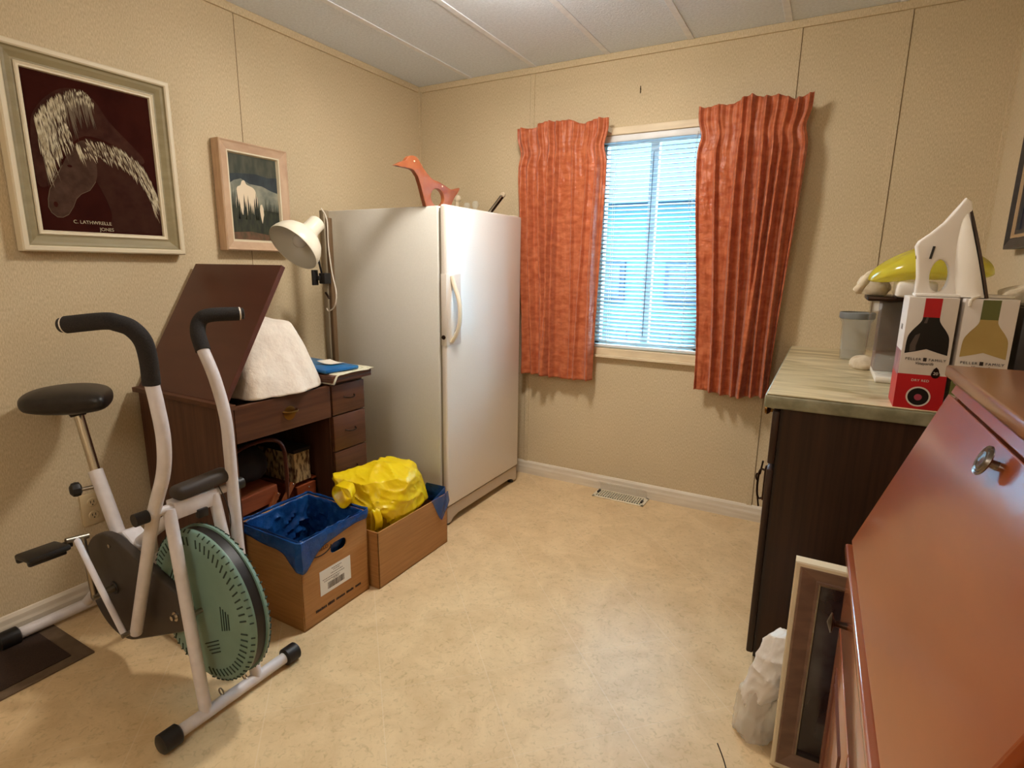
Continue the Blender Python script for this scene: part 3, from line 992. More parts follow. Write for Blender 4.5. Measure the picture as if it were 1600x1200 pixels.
MB().box((0.700, FF - 0.07, 1.448), (0.752, FF - 0.01, 1.458), bev=0.003).build('top_hinge', M['cream'], fr)

# duck on top (faces the left wall side of the room)
duck = thing('wooden_duck', (0.66, -0.76, 1.448), 'orange brown wooden bird cut-out with a round hole on top of the freezer', 'ornament')


def dk(a, c):   # photo-crop sketch of the outline turned into metres (y along freezer, z up)
    return (-1.000 + (a - 160) * 0.000622, 1.449 + (608 - c) * 0.000425)


out = [dk(*p) for p in [(155, 290), (205, 255), (245, 235), (280, 190), (325, 172), (370, 188), (420, 255), (500, 330), (560, 352), (600, 358), (680, 385), (740, 405), (790, 398), (850, 375), (820, 430), (775, 490), (745, 560), (740, 608), (660, 608), (600, 608), (520, 608), (450, 608), (430, 540), (400, 430), (370, 345), (330, 298), (300, 288), (230, 290), (185, 292)]]
hole = [dk(582 + 80 * math.cos(a), 510 + 92 * math.sin(a)) for a in [i * math.pi / 14 for i in range(28)]]
outs = [(p.x, p.y) for p in smoothpts([(q[0], q[1], 0) for q in out[:17]], 3)] + out[17:]
cutout('duck_body', [outs, hole], 0.019, 0.002, frame_mat((0, 1, 0), (0, 0, 1), (0.66, 0, 0)), M['duck'], duck)
MB().ball((0.6697, *dk(330, 218)), 0.0035, 2) if False else None
b = MB()
b.ball((0.6700, dk(330, 218)[0], dk(330, 218)[1]), 0.004, 2)
b.build('eye', M['cream'], duck)
b = MB()
b.ball((0.6700, dk(635, 392)[0], dk(635, 392)[1]), 0.004, 2)
b.build('peg', M['cream'], duck)
b = MB()
b.prism([(0.6697, *dk(585, 405)), (0.6697, *dk(600, 362)), (0.6697, *dk(690, 388)), (0.6697, *dk(700, 440)), (0.6697, *dk(660, 470)), (0.6697, *dk(630, 425))], (0.0006, 0, 0))
b.build('inlay', M['sewwood'], duck, smooth=False)

b = MB().tube([(0.60, -0.215, 1.458), (0.668, -0.18, 1.556)], 0.011, 14)
o = thing('rolled_tube', (0.60, -0.215, 1.449), 'slim dark rod with pale knob leaning behind on the freezer top', 'rod')
b.build('rod', M['bronze'], o)
MB().tube([(0.606, -0.226, 1.462), (0.674, -0.19, 1.560)], 0.004, 8).build('silver_strip', M['chrome'], o)
b = MB()
b.ball((0.672, -0.178, 1.564), (0.014, 0.014, 0.014), 3)
b.build('knob', M['rag'], o)
for i, (x, y, h, lab) in enumerate(((0.425, -0.25, 0.085, 'tallest pale glass stopper on the freezer top, just behind the wooden bird tail'),
                                    (0.49, -0.24, 0.045, 'short clear glass knob on the freezer top, nearest the tall pale stopper'),
                                    (0.535, -0.23, 0.052, 'clear glass knob on the freezer top, nearest the leaning dark rod'))):
    MBb = MB().lathe([(0, 0), (0.02, 0), (0.021, 0.006), (0.012, 0.016), (0.010, h), (0.016, h + 0.006), (0.019, h + 0.018), (0.013, h + 0.032), (0, h + 0.036)], (x, y, 1.448), (0.12 * (i == 0), 0.0, 1), 18)
    tag(MBb.build('glass_stopper', M['glassjar'] if i else M['rag']), lab, 'stopper', 'glass stoppers on the freezer')

# ================================================================ SEWING TABLE
st = thing('sewing_cabinet', (0.3, -1.4, 0), 'dark walnut sewing cabinet with its hinged leaf tipped up, left of the freezer', 'sewing cabinet')
TL, TR = -1.738, -1.085
b = MB()
b.box((0.03, -1.722, 0), (0.548, -1.700, 0.735))                      # left end panel
b.build('end_panel', M['walnutv'], st, smooth=False, bevel=0.0015)
MB().box((0.03, -1.716, 0.05), (0.05, -1.10, 0.735)).build('back_panel', M['walnutv'], st, smooth=False)
b = MB()
b.box((0.02, TL, 0.735), (0.572, -1.706, 0.752), bev=0.002)
b.box((0.02, -1.706, 0.735), (0.085, -1.30, 0.752), bev=0.002)
b.build('top_rim', M['walnut'], st, smooth=False)
MB().box((0.534, -1.699, 0.612), (0.550, -1.292, 0.738), bev=0.0015).build('apron_front', M['walnut'], st, smooth=False)
MB().box((0.05, -1.699, 0.625), (0.534, -1.30, 0.640)).build('machine_shelf', M['walnut'], st, smooth=False)
pd = MB().box((0.05, -1.290, 0.0), (0.536, -1.105, 0.75), bev=0.001).build('pedestal', M['walnutv'], st, smooth=False)
zz = 0.74
for i, hh in enumerate((0.125, 0.150, 0.175, 0.215)):
    d_ = MB().box((0.536, -1.284, zz - hh), (0.552, -1.110, zz - 0.005), bev=0.0025).build('drawer', M['walnut'], pd)
    zc = zz - hh / 2
    MB().tube(smoothpts([(0.552, -1.225, zc + 0.004), (0.566, -1.216, zc), (0.568, -1.197, zc - 0.002), (0.566, -1.178, zc), (0.552, -1.169, zc + 0.004)], 4), 0.003, 8).build('drawer_pull', M['bronze'], d_)
    zz -= hh
MB().box((0.02, -1.300, 0.750), (0.572, TR, 0.763), bev=0.002).box((0.02, -1.300, 0.7635), (0.572, TR, 0.778), bev=0.002).build('folded_leaf', M['walnut'], st, smooth=False)
b = MB().lathe([(0, 0), (0.022, 0), (0.026, 0.002), (0.022, 0.0035), (0, 0.004)], (0.550, -1.485, 0.673), (1, 0, 0), 24)
b.build('pull_rosette', M['brass'], st)
MB().tube(smoothpts([(0.553, -1.515, 0.682), (0.568, -1.505, 0.680), (0.572, -1.485, 0.678), (0.568, -1.465, 0.680), (0.553, -1.455, 0.682)], 4), 0.004, 8).build('apron_pull', M['brass'], st)
# raised leaf: hinge line at the left end, leaning over the machine
b = MB()
l0, l1 = Vector((0, -1.715, 0.752)), Vector((0, -1.452, 1.196))
dv = (l1 - l0)
nv = Vector((0, dv.z, -dv.y)).normalized() * 0.018
q = [l0, l1, l1 + nv, l0 + nv]
b.prism([(0.022, p.y, p.z) for p in q], (0.500, 0, 0))
b.build('raised_leaf', M['lidwood'], st, smooth=False, bevel=0.002)

# sewing machine under its cloth
cl = None


def clothfn(u, v):
    # u around, v from top to hem
    a = 2 * math.pi * u
    cx, cy = 0.33, -1.465
    # rounded rectangle footprint
    hx0, hy0 = 0.125, 0.125
    hx1, hy1 = 0.232, 0.182
    def rr_(hx, hy, a, p=4.0):
        c, s = math.cos(a), math.sin(a)
        r = (abs(c / hx) ** p + abs(s / hy) ** p) ** (-1 / p)
        return r * c, r * s
    t = v
    if t < 0.25:
        f = t / 0.25
        x, y = rr_(hx0 * f + 1e-4, hy0 * f + 1e-4, a)
        z_ = 1.005 - 0.022 * f * f
    else:
        f = (t - 0.25) / 0.75
        k_ = f ** 0.9
        x, y = rr_(hx0 + (hx1 - hx0) * k_, hy0 + (hy1 - hy0) * k_, a)
        z_ = 0.983 - (0.983 - 0.744) * f
    wv = 0.010 * math.sin(9 * a + 1.0) * max(0, t - 0.3) + 0.006 * math.sin(17 * a) * max(0, t - 0.4)
    n = noise.noise(Vector((x * 9, y * 9, z_ * 9))) * 0.012
    d = Vector((math.cos(a), math.sin(a)))
    X_, Y_ = cx + x + d.x * (wv + n), cy + y + d.y * (wv + n)
    X_ = min(X_, 0.575)
    Y_ = min(Y_, -1.304)
    if Y_ < -1.66:
        Y_ = -1.66
    ly = l0.y + (z_ - l0.z) / (l1.z - l0.z) * (l1.y - l0.y) + 0.014
    Y_ = max(Y_, ly)
    return (X_, Y_, z_ + 0.004 * noise.noise(Vector((x * 20, y * 20, 0))))


o = MB().grid(clothfn, 96, 46, closed=True).build('machine_cover', M['cloth'], None, solid=0.002)
tag(o, 'white flannel cloth draped over the machine in the open sewing cabinet', 'cloth')

# cloth and book on right end
o = thing('patterned_runner', (0.35, -1.18, 0.778), 'pale patterned cloth runner under the blue case on the sewing cabinet', 'runner')
b = MB().grid(lambda u, v: (0.03 + 0.552 * u, -1.298 + 0.218 * v, 0.7800 + 0.0015 * math.sin(u * 30) * math.sin(v * 9) + (0.004 if v > 0.9 else 0) - (0.035 * max(0, 0.10 - v) / 0.1 if v < 0.10 else 0)), 50, 24)
b.build('cloth_sheet', M['mapcloth'], o, solid=0.0012)
o = thing('blue_case', (0.35, -1.22, 0.781), 'flat blue glossy case lying on the patterned runner', 'case')
ra = Matrix.Rotation(math.radians(-6), 3, 'Z')
MB().box((0.12, -1.272, 0.783), (0.545, -1.112, 0.797), rot=ra, bev=0.004).build('case_shell', M['bluebook'], o)
MB().box((0.22, -1.25, 0.7972), (0.24, -1.15, 0.7992), rot=ra, pivot=(0.305, -1.23, 0.78), bev=0.0005).build('white_stripe', M['white'], o)
pc = thing('paper_card', (0.47, -1.19, 0.797), 'small curled white card lying on the blue case', 'card')
MB().grid(lambda u, v: (0.40 + 0.075 * u + 0.01 * v, -1.215 + 0.062 * v + 0.006 * u, 0.7995 + 0.014 * u * u * (0.3) + 0.012 * (1 - u) ** 2), 12, 6).build('card', M['paper'], pc, solid=0.0008)

# wooden cantilever sewing box inside the kneehole
sb = thing('sewing_box', (0.3, -1.5, 0), 'reddish wooden cantilever sewing box with open trays inside the sewing cabinet kneehole', 'sewing box')


def tray(yc, zc, tilt, name):
    rot = Matrix.Rotation(math.radians(tilt), 3, 'X')
    b = MB()
    pv = (0.3, yc, zc)
    b.box((0.14, yc - 0.095, zc - 0.032), (0.46, yc + 0.095, zc + 0.032), rot=rot, pivot=pv, bev=0.003)
    return b.build(name, M['sewwood'], sb, smooth=False)


MB().box((0.14, -1.60, 0.0), (0.44, -1.42, 0.20), bev=0.003).box((0.14, -1.38, 0), (0.44, -1.30, 0.20), bev=0.003).build('base_box', M['sewwood'], sb, smooth=False)
lt = tray(-1.585, 0.345, 4, 'upper_tray')
rtn = MB().box((0.14, -1.40, 0.24), (0.455, -1.305, 0.335), bev=0.003).box((0.14, -1.322, 0.345), (0.45, -1.298, 0.352)).build('upper_tray', M['sewwood'], sb, smooth=False)
MB().box((0.14, -1.62, 0.22), (0.45, -1.46, 0.285), bev=0.003).build('lower_tray', M['sewwood'], sb, smooth=False)
b = MB()
for (ya_, za_, yb2, zb2) in ((-1.60, 0.22, -1.50, 0.355), (-1.55, 0.215, -1.43, 0.37)):
    p, q = Vector((0.468, ya_, za_)), Vector((0.468, yb2, zb2))
    d = (q - p).normalized()
    nn = Vector((0, -d.z, d.y)) * 0.010
    b.prism([p - nn, q - nn, q + nn, p + nn], (0.008, 0, 0))
b.build('strut', M['duck'], sb, smooth=False)
for (y_, z_) in ((-1.595, 0.226), (-1.503, 0.352), (-1.546, 0.220), (-1.433, 0.366), (-1.36, 0.33)):
    b = MB()
    b.ball((0.478, y_, z_), 0.0035, 2)
    b.build('screw_head', M['chrome'], sb)
# bag with patterned box beneath the apron
hb = thing('black_handbag', (0.28, -1.50, 0.4), 'black bag with a brown bent handle lying on the wooden sewing box', 'bag')
b = MB()
vs = b.ball((0.25, -1.55, 0.455), (0.17, 0.115, 0.085), 4)
bmesh.ops.recalc_face_normals(b.bm, faces=b.bm.faces[:])
crumple(vs, 0.018, 8, 2)
for v in b.bm.verts:
    v.co.z = max(v.co.z, 0.385)
b.build('bag_body', M['blackcloth'], hb)
hp_ = smoothpts([(0.36, -1.66, 0.47), (0.40, -1.60, 0.535), (0.44, -1.53, 0.560), (0.462, -1.482, 0.552), (0.470, -1.460, 0.515), (0.471, -1.455, 0.45), (0.470, -1.455, 0.39), (0.468, -1.457, 0.32)], 6)
MB().tube(hp_, 0.014, 10, flat=0.5).build('bag_handle', M['leather'], hb)
pb = thing('patterned_box', (0.3, -1.36, 0.352), 'small tan and brown patterned box under the sewing cabinet apron', 'box')
MB().box((0.18, -1.405, 0.3525), (0.455, -1.328, 0.475), bev=0.004).build('box_body', M['patterned'], pb)
MB().box((0.175, -1.408, 0.475), (0.46, -1.325, 0.490), bev=0.003).build('box_lid', M['blackcloth'], pb)

# ================================================================ FLOOR LAMP
fl = thing('floor_lamp', (0.24, -0.955, 0), 'cream domed reading lamp on a taupe post between freezer and sewing cabinet', 'lamp')
PX, PY = 0.235, -0.972
MB().box((PX - 0.026, PY - 0.016, 0.02), (PX + 0.002, PY + 0.016, 1.432), bev=0.004).build('post', M['pole'], fl)
MB().box((PX + 0.002, PY - 0.008, 0.02), (PX + 0.020, PY + 0.016, 1.40), bev=0.004).build('post_channel', M['pole2'], fl)
MB().lathe([(0, 0), (0.10, 0), (0.105, 0.006), (0.10, 0.016), (0.03, 0.024), (0, 0.026)], (PX, PY + 0.03, 0), (0, 0, 1), 40).build('base', M['pole'], fl)
MB().box((PX - 0.012, PY - 0.050, 1.115), (PX + 0.026, PY - 0.012, 1.162), bev=0.004).box((PX - 0.03, PY - 0.075, 1.108), (PX - 0.018, PY - 0.045, 1.175), bev=0.003).box((PX - 0.03, PY - 0.060, 1.13), (PX + 0.0, PY - 0.040, 1.15), bev=0.003).build('clamp', M['dark'], fl)
ax = Vector((0.042, 0.762, 0.6435)).normalized()
hc = Vector((0.300, -1.215, 1.262))   # rim centre
MB().tube([(PX - 0.002, PY - 0.04, 1.16), (PX + 0.02, PY - 0.075, 1.22), hc + ax * 0.085 + Vector((0.01, 0.01, -0.03))], 0.0045, 10).build('arm', M['dark'], fl)
RR = 0.108
prof = [(RR, 0), (RR + 0.001, 0.004), (RR * 0.985, 0.022), (RR * 0.92, 0.045), (RR * 0.80, 0.066), (RR * 0.62, 0.083), (RR * 0.44, 0.093), (0.038, 0.100), (0.035, 0.125), (0.034, 0.165), (0.030, 0.171), (0.0, 0.172)]
sh = MB().lathe(prof, hc, ax, 48).build('lamp_shade', M['lampwhite'], fl)
prof2 = [(RR - 0.001, 0.001), (RR * 0.965, 0.022), (RR * 0.90, 0.043), (RR * 0.78, 0.064), (RR * 0.60, 0.080), (RR * 0.42, 0.090), (0.0, 0.094)]
MB().lathe(prof2, hc, ax, 48).build('shade_lining', M['lampin'], sh)
MB().lathe([(0, 0.018), (0.016, 0.022), (0.027, 0.036), (0.029, 0.050), (0.022, 0.068), (0.014, 0.085), (0.014, 0.093)], hc, ax, 24).build('bulb', M['bulb'], sh)
crd = smoothpts([(PX - 0.005, PY - 0.02, 1.438), (PX + 0.03, PY - 0.025, 1.39), (PX + 0.035, PY - 0.028, 1.28), (PX + 0.050, PY - 0.03, 1.17), (PX + 0.075, PY - 0.035, 1.08), (PX + 0.062, PY - 0.035, 1.02), (PX + 0.02, PY - 0.03, 0.995), (PX - 0.005, PY - 0.02, 1.005)], 8)
MB().tube(crd, 0.0028, 8).build('power_cord', M['whitecord'], fl)
MB().ball((PX + 0.02, PY - 0.018, 1.068), (0.008, 0.008, 0.012), 2)
MB().tube([(PX - 0.006, PY - 0.02, 1.075), (PX + 0.010, PY - 0.024, 1.062), (PX + 0.018, PY - 0.022, 1.05)], 0.005, 8).build('cable_clip', M['bronze'], fl)


# ================================================================ BOXES
def carton(parent, x0, x1, y0, y1, h, th=0.005, hole=None):
    b = MB()
    b.box((x0, y0, 0.0), (x1, y1, 0.006))
    b.box((x0, y0, 0), (x0 + th, y1, h)).box((x0, y0, 0), (x1, y0 + th, h)).box((x0, y1 - th, 0), (x1, y1, h))
    if not hole:
        b.box((x1 - th, y0, 0), (x1, y1, h))
    o = b.build('carton', M['cardboard'], parent, smooth=False, bevel=0.0015)
    if hole:
        hy0, hy1, hz0, hz1 = hole
        n = 8
        ho = []
        r_ = (hz1 - hz0) / 2
        for i in range(n + 1):
            a = -math.pi / 2 + math.pi * i / n
            ho.append((hy1 - r_ + r_ * math.cos(a), (hz0 + hz1) / 2 + r_ * math.sin(a)))
        for i in range(n + 1):
            a = math.pi / 2 + math.pi * i / n
            ho.append((hy0 + r_ + r_ * math.cos(a), (hz0 + hz1) / 2 + r_ * math.sin(a)))
        cutout('front_flap', [[(y0, 0), (y1, 0), (y1, h), (y0, h)], ho], th, 0.0003, frame_mat((0, 1, 0), (0, 0, 1), (x1 - th / 2, 0, 0)), M['cardboard'], parent, smooth=False)
    return o


def perim(x0, x1, y0, y1, u):
    P_ = 2 * (x1 - x0 + y1 - y0)
    d = (u % 1) * P_
    if d < y1 - y0:
        return x1, y0 + d, 1, 0
    d -= y1 - y0
    if d < x1 - x0:
        return x1 - d, y1, 0, 1
    d -= x1 - x0
    if d < y1 - y0:
        return x0, y1 - d, -1, 0
    d -= y1 - y0
    return x0 + d, y0, 0, -1


BX = (0.505, 0.808, -1.692, -1.390)
c1 = thing('cardboard_carton', (0.65, -1.54, 0), 'tall cardboard box lined with a blue plastic bag, beside the green bike wheel', 'box')
carton(c1, *BX, 0.318, hole=(-1.565, -1.490, 0.222, 0.262))


def skirt(u, v):
    x, y, nx, ny = perim(*BX, u)
    P_ = 2 * (0.303 + 0.302)
    dcor = min(abs(((u * P_) - c + P_ / 2) % P_ - P_ / 2) for c in (0,))
    drop = 0.038 + 0.075 * math.exp(-(dcor / 0.055) ** 2) + 0.008 * math.sin(u * 23)
    n = noise.noise(Vector((x * 30, y * 30, v * 3)))
    off = 0.006 + 0.005 * math.sin(v * 2.6) + 0.0035 * n
    if v < 0.15:
        z_ = 0.318 + 0.008 * math.sin(v / 0.15 * math.pi / 2) + 0.003 * n
        off *= v / 0.15
    else:
        z_ = 0.326 - drop * (v - 0.15) / 0.85 + 0.003 * n
    cr_ = 0.0
    return (x + nx * off, y + ny * off, z_)


MB().grid(skirt, 200, 12, closed=True).build('bag_overhang', M['bluebag'], c1, solid=0.0006)


def liner(u, v):
    x, y, nx, ny = perim(BX[0] + 0.007, BX[1] - 0.007, BX[2] + 0.007, BX[3] - 0.007, u)
    n = noise.noise(Vector((x * 14, y * 14, v * 4)))
    n2 = noise.noise(Vector((x * 40, y * 40, v * 11)))
    n3 = (1 - abs(noise.noise(Vector((x * 26, y * 26, v * 9))))) ** 4
    ins = 0.002 + 0.03 * v * (0.6 + n) + 0.006 * abs(n2) + 0.014 * n3 * min(1, v * 5)
    if v > 0.8:
        ins += (v - 0.8) * 0.5
    z_ = 0.322 - 0.27 * min(1, v / 0.85) + 0.006 * n2
    return (x - nx * ins, y - ny * ins, z_)


MB().grid(liner, 160, 34, closed=True).build('bag_liner', M['bluebag'], c1, solid=0.0006)
MB().box((BX[0] + 0.03, BX[2] + 0.03, 0.05), (BX[1] - 0.03, BX[3] - 0.03, 0.058)).build('bag_bottom', M['bluebag'], c1, smooth=False)
XF = BX[1] + 0.0003
b = MB().box((XF, -1.618, 0.092), (XF + 0.0006, -1.478, 0.182))
lb_ = b.build('shipping_label', M['paper'], c1, smooth=False)
b = MB()
rr = random.Random(4)
y = -1.585
while y < -1.508:
    w_ = rr.choice((0.0012, 0.002, 0.003))
    b.box((XF + 0.0006, y, 0.104), (XF + 0.0009, y + w_, 0.128))
    y += w_ + rr.choice((0.0012, 0.002))
b.build('barcode', M['ink'], lb_, smooth=False)
b = MB()
for z_, ya_, yb2 in ((0.172, -1.565, -1.520), (0.165, -1.558, -1.528), (0.156, -1.570, -1.515), (0.146, -1.606, -1.508), (0.138, -1.60, -1.53), (0.133, -1.56, -1.535)):
    y = ya_
    while y < yb2:
        w_ = rr.uniform(0.003, 0.008)
        b.box((XF + 0.0006, y, z_ - 0.0016), (XF + 0.0008, min(y + w_, yb2), z_ + 0.0016))
        y += w_ + 0.002
b.build('fine_print', M['inkgrey'], lb_, smooth=False)
b = MB()
y = -1.642
for w_, h_ in ((0.045, 0.010), (0.030, 0.012), (0.040, 0.009), (0.036, 0.010), (0.028, 0.009)):
    q = y
    while q < y + w_ - 0.002:
        ww = rr.uniform(0.004, 0.006)
        b.box((XF, q, 0.042), (XF + 0.0004, q + ww, 0.042 + h_ * rr.uniform(0.8, 1)))
        q += ww + 0.0012
    y += w_ + 0.008
b.build('printed_line', M['ink'], c1, smooth=False)
b = MB()
ring = [(XF, -1.605 + 0.044 * math.cos(a * math.pi / 12), 0.262 + 0.022 * math.sin(a * math.pi / 12)) for a in range(12, 25)]
b.tube(ring, 0.0022, 6)
b.build('oval_logo', M['ink'], c1)
text('logo_lettering', 'SHIELD', 0.018, (0, 1, 0), (0, 0, 1), (XF + 0.0004, -1.602, 0.262), M['ink'], c1)

BY = (0.580, 0.846, -1.374, -0.938)
c2 = thing('cardboard_carton', (0.71, -1.15, 0), 'lower cardboard box by the freezer holding a billowing yellow plastic bag', 'box')
carton(c2, *BY, 0.230)
# small blue drape at the far corner


def drape(u, v):
    y = -1.055 + 0.125 * u
    dp = 0.008 + 0.10 * math.sin(math.pi * min(1, max(0, (u - 0.05) / 0.95)) * 0.85) ** 1.3
    return (BY[1] + 0.004 + 0.003 * math.sin(u * 11 + v * 3), y, 0.236 - dp * v + 0.004 * math.sin(u * 9))


MB().grid(drape, 30, 14).build('blue_bag_corner', M['bluethin'], c2, solid=0.0006)
b = MB()
b.prism([(BY[1] - 0.006, -1.06, 0.20), (BY[1] - 0.006, -0.945, 0.20), (BY[1] - 0.006, -0.943, 0.262), (BY[1] - 0.006, -0.99, 0.245), (BY[1] - 0.006, -1.05, 0.225)], (0.001, 0, 0))
b.prism([(0.70, -0.945, 0.18), (BY[1] - 0.006, -0.945, 0.18), (BY[1] - 0.006, -0.945, 0.262), (0.74, -0.945, 0.26)], (0, 0.001, 0))
b.build('blue_bag_rim', M['bluebag'], c2, smooth=False)
yb = thing('yellow_plastic_bag', (0.70, -1.17, 0.01), 'crumpled bright yellow plastic bag bulging out of the lower cardboard box', 'bag')
b = crinkled((0.705, -1.150, 0.290), (0.158, 0.232, 0.172), 21, 60, 0.009, 9.0, 6, 0.30)
for v in b.bm.verts:
    c = v.co.copy()
    if c.y < -1.20 and c.z > 0.25:
        f = min(1, (-1.20 - c.y) / 0.15)
        v.co.z += 0.035 * f
        v.co.y -= 0.040 * f
    if c.y > -1.08 and c.z > 0.2:
        v.co.z -= 0.25 * (c.y + 1.08)
for v in b.bm.verts:
    if v.co.z < 0.240:
        v.co.x = min(max(v.co.x, BY[0] + 0.012), BY[1] - 0.014)
        v.co.y = min(max(v.co.y, BY[2] + 0.014), BY[3] - 0.014)
    v.co.z = max(v.co.z, 0.14)
b.build('bag_body', M['yellowbag'], yb)


def lip(u, v):
    a = 2 * math.pi * u
    r = 0.052 * (1 + 0.15 * math.sin(3 * a))
    return (0.700 + 0.045 * math.cos(a) * (0.8 + 0.3 * v) + 0.02 * v, -1.365 - 0.055 * v, 0.372 + r * math.sin(a) * 0.75 * (0.85 + 0.2 * v) - 0.008 * v)


MB().grid(lip, 28, 8, closed=True).build('bag_mouth', M['yellowbag'], yb, solid=0.0012)
b = MB().grid(lambda u, v: (0.800 + 0.012 * math.sin(v * 3) + 0.01 * u, -1.352 + 0.030 * u + 0.008 * v, 0.300 - 0.085 * v + 0.004 * math.sin(u * 12)), 8, 10)
b.build('bag_tail', M['yellowbag'], yb, solid=0.0012)
b = MB().grid(lambda u, v: (0.800 + 0.028 * u, -1.36 + 0.24 * u, (0.30 - 0.03 * u) + (0.165 - (0.30 - 0.03 * u)) * v), 20, 10)
b.build('bag_thin_side', M['yellowthin'], yb, solid=0.0006)

# ================================================================ EXERCISE BIKE
bk = thing('exercise_bike', (0.5, -1.99, 0), 'white exercise bike with green fan wheel and black seat, facing into the room', 'exercise bike')
YC = -1.99
sf = MB().tube([(0.88, -2.185, 0.027), (0.88, -1.80, 0.027)], 0.0165, 18).build('front_stabilizer', M['tubewhite'], bk)
for ya_, yb2 in ((-2.200, -2.150), (-1.832, -1.785)):
    MB().tube([(0.88, ya_, 0.027), (0.88, ya_ + 0.004, 0.027), (0.88, yb2 - 0.004, 0.027), (0.88, yb2, 0.027)], [0.020, 0.026, 0.026, 0.021], 16).build('end_cap', M['dark'], sf)
sr = MB().tube([(0.062, -2.215, 0.030), (0.062, -1.76, 0.030)], 0.0185, 18).build('rear_stabilizer', M['tubewhite'], bk)
for ya_, yb2 in ((-2.235, -2.180), (-1.795, -1.745)):
    MB().tube([(0.062, ya_, 0.029), (0.062, ya_ + 0.004, 0.029), (0.062, yb2 - 0.004, 0.029), (0.062, yb2, 0.029)], [0.022, 0.0285, 0.0285, 0.022], 16).build('end_cap', M['dark'], sr)
AX, AZ = 0.775, 0.577
for yb2, yt in ((-2.078, -2.056), (-1.925, -1.935)):
    MB().tube([(0.88, yb2, 0.03), (AX + 0.002, yt, AZ)], 0.0155, 16).build('fork_tube', M['tubewhite'], bk)
mf = MB().tube([(AX, YC, AZ), (0.46, YC, 0.365), (0.40, YC, 0.325)], 0.017, 16).tube([(0.40, YC, 0.325), (0.062, YC, 0.035)], 0.016, 16).build('main_frame', M['tubewhite'], bk)
b = MB()
b.prism([(0.345, -2.018, 0.372), (0.430, -2.018, 0.408), (0.500, -2.018, 0.372), (0.480, -2.018, 0.325), (0.36, -2.018, 0.30)], (0, 0.056, 0))
b.build('frame_bracket', M['tubewhite'], bk, smooth=False, bevel=0.006)
ar = MB().tube([(AX, -2.128, AZ), (AX, -1.855, AZ)], 0.0115, 14).build('handle_axle', M['tubewhite'], bk)
MB().tube([(AX, -2.140, AZ), (AX, -2.108, AZ)], 0.0165, 16).build('axle_cap', M['dark'], ar)
MB().tube([(AX, -1.868, AZ), (AX, -1.845, AZ)], 0.0165, 16).build('axle_cap', M['dark'], ar)
b = MB().box((AX - 0.025, -2.048, 0.545), (AX + 0.015, -1.930, 0.592), bev=0.003)
b.build('head_bracket', M['tubewhite'], bk)
MB().box((AX + 0.006, -1.993, 0.528), (AX + 0.022, -1.965, 0.552), bev=0.002).build('cable_clip', M['dark'], bk)
cn = MB().box((AX - 0.03, -2.040, 0.594), (AX + 0.022, -1.882, 0.632), rot=Matrix.Rotation(math.radians(4), 3, 'X'), bev=0.016, seg=4).build('console', M['console'], bk)
MB().tube([(AX - 0.045 + 0.012 * math.cos(a * 0.5), -2.045 + 0.0, 0.612 + 0.012 * math.sin(a * 0.5)) for a in range(13)], 0.0015, 6).build('cable_loop', M['steel'], bk)
MB().tube(smoothpts([(AX + 0.01, -1.925, 0.60), (AX + 0.03, -1.915, 0.54), (AX + 0.035, -1.915, 0.48), (AX + 0.02, -1.925, 0.44), (AX, -1.95, 0.42)], 6), 0.0016, 6).build('sensor_cable', M['dark'], bk)
# handle arms
LA = [(0.599, -2.09, 0.174), (0.685, -2.09, 0.376), (0.770, -2.09, 0.575), (0.836, -2.09, 0.696), (0.855, -2.09, 0.785), (0.845, -2.09, 0.870), (0.832, -2.09, 0.925)]
LG = [(0.832, -2.09, 0.918), (0.838, -2.093, 0.975), (0.844, -2.103, 1.022), (0.836, -2.12, 1.052), (0.822, -2.14, 1.065), (0.803, -2.158, 1.070), (0.731, -2.2, 1.061)]
RA = [(0.82, -1.885, 0.16), (0.793, -1.885, 0.364), (0.790, -1.885, 0.575), (0.791, -1.885, 0.68), (0.787, -1.885, 0.787), (0.755, -1.885, 0.891), (0.712, -1.885, 0.970)]
RG = [(0.716, -1.885, 0.963), (0.692, -1.880, 1.008), (0.682, -1.866, 1.040), (0.696, -1.845, 1.056), (0.730, -1.778, 1.058)]
for arm, grip in ((LA, LG), (RA, RG)):
    o = MB().tube(smoothpts(arm, 8), 0.0158, 18).build('handle_arm', M['tubewhite'], bk)
    g = smoothpts(grip, 8)
    MB().tube(g, 0.0195, 18).build('foam_grip', M['foam'], o)
    e = g[-1]
    d = (g[-1] - g[-2]).normalized()
    MB().tube([e, e + d * 0.004, e + d * 0.005], [0.0185, 0.0185, 0.016], 18).build('grip_end_ring', M['whitewarm'], o)
    MB().tube([e + d * 0.004, e + d * 0.012, e + d * 0.014], [0.0165, 0.0165, 0.012], 18).build('grip_end_cap', M['dark'], o)
# chain cover
rear_c, rr_r = (0.418, 0.236), 0.163
fr_c, fr_r = (0.730, 0.262), 0.056
ptsc = []
th = math.atan2(fr_c[1] - rear_c[1], fr_c[0] - rear_c[0])
dl = math.acos((rr_r - fr_r) / math.hypot(fr_c[0] - rear_c[0], fr_c[1] - rear_c[1]))
for i in range(31):
    a = th + dl + (2 * math.pi - 2 * dl) * i / 30
    ptsc.append((rear_c[0] + rr_r * math.cos(a), rear_c[1] + rr_r * math.sin(a)))
for i in range(13):
    a = th - dl + 2 * dl * i / 12
    ptsc.append((fr_c[0] + fr_r * math.cos(a), fr_c[1] + fr_r * math.sin(a)))
cc = cutout('chain_cover', [ptsc], 0.028, 0.007, frame_mat((1, 0, 0), (0, 0, 1), (0, -2.036, 0)), M['covergrey'], bk)
MB().lathe([(0, 0.002), (0.02, 0.002), (0.021, 0.0)], (rear_c[0], -2.051, rear_c[1]), (0, -1, 0), 20).build('crank_opening', M['dark'], cc)
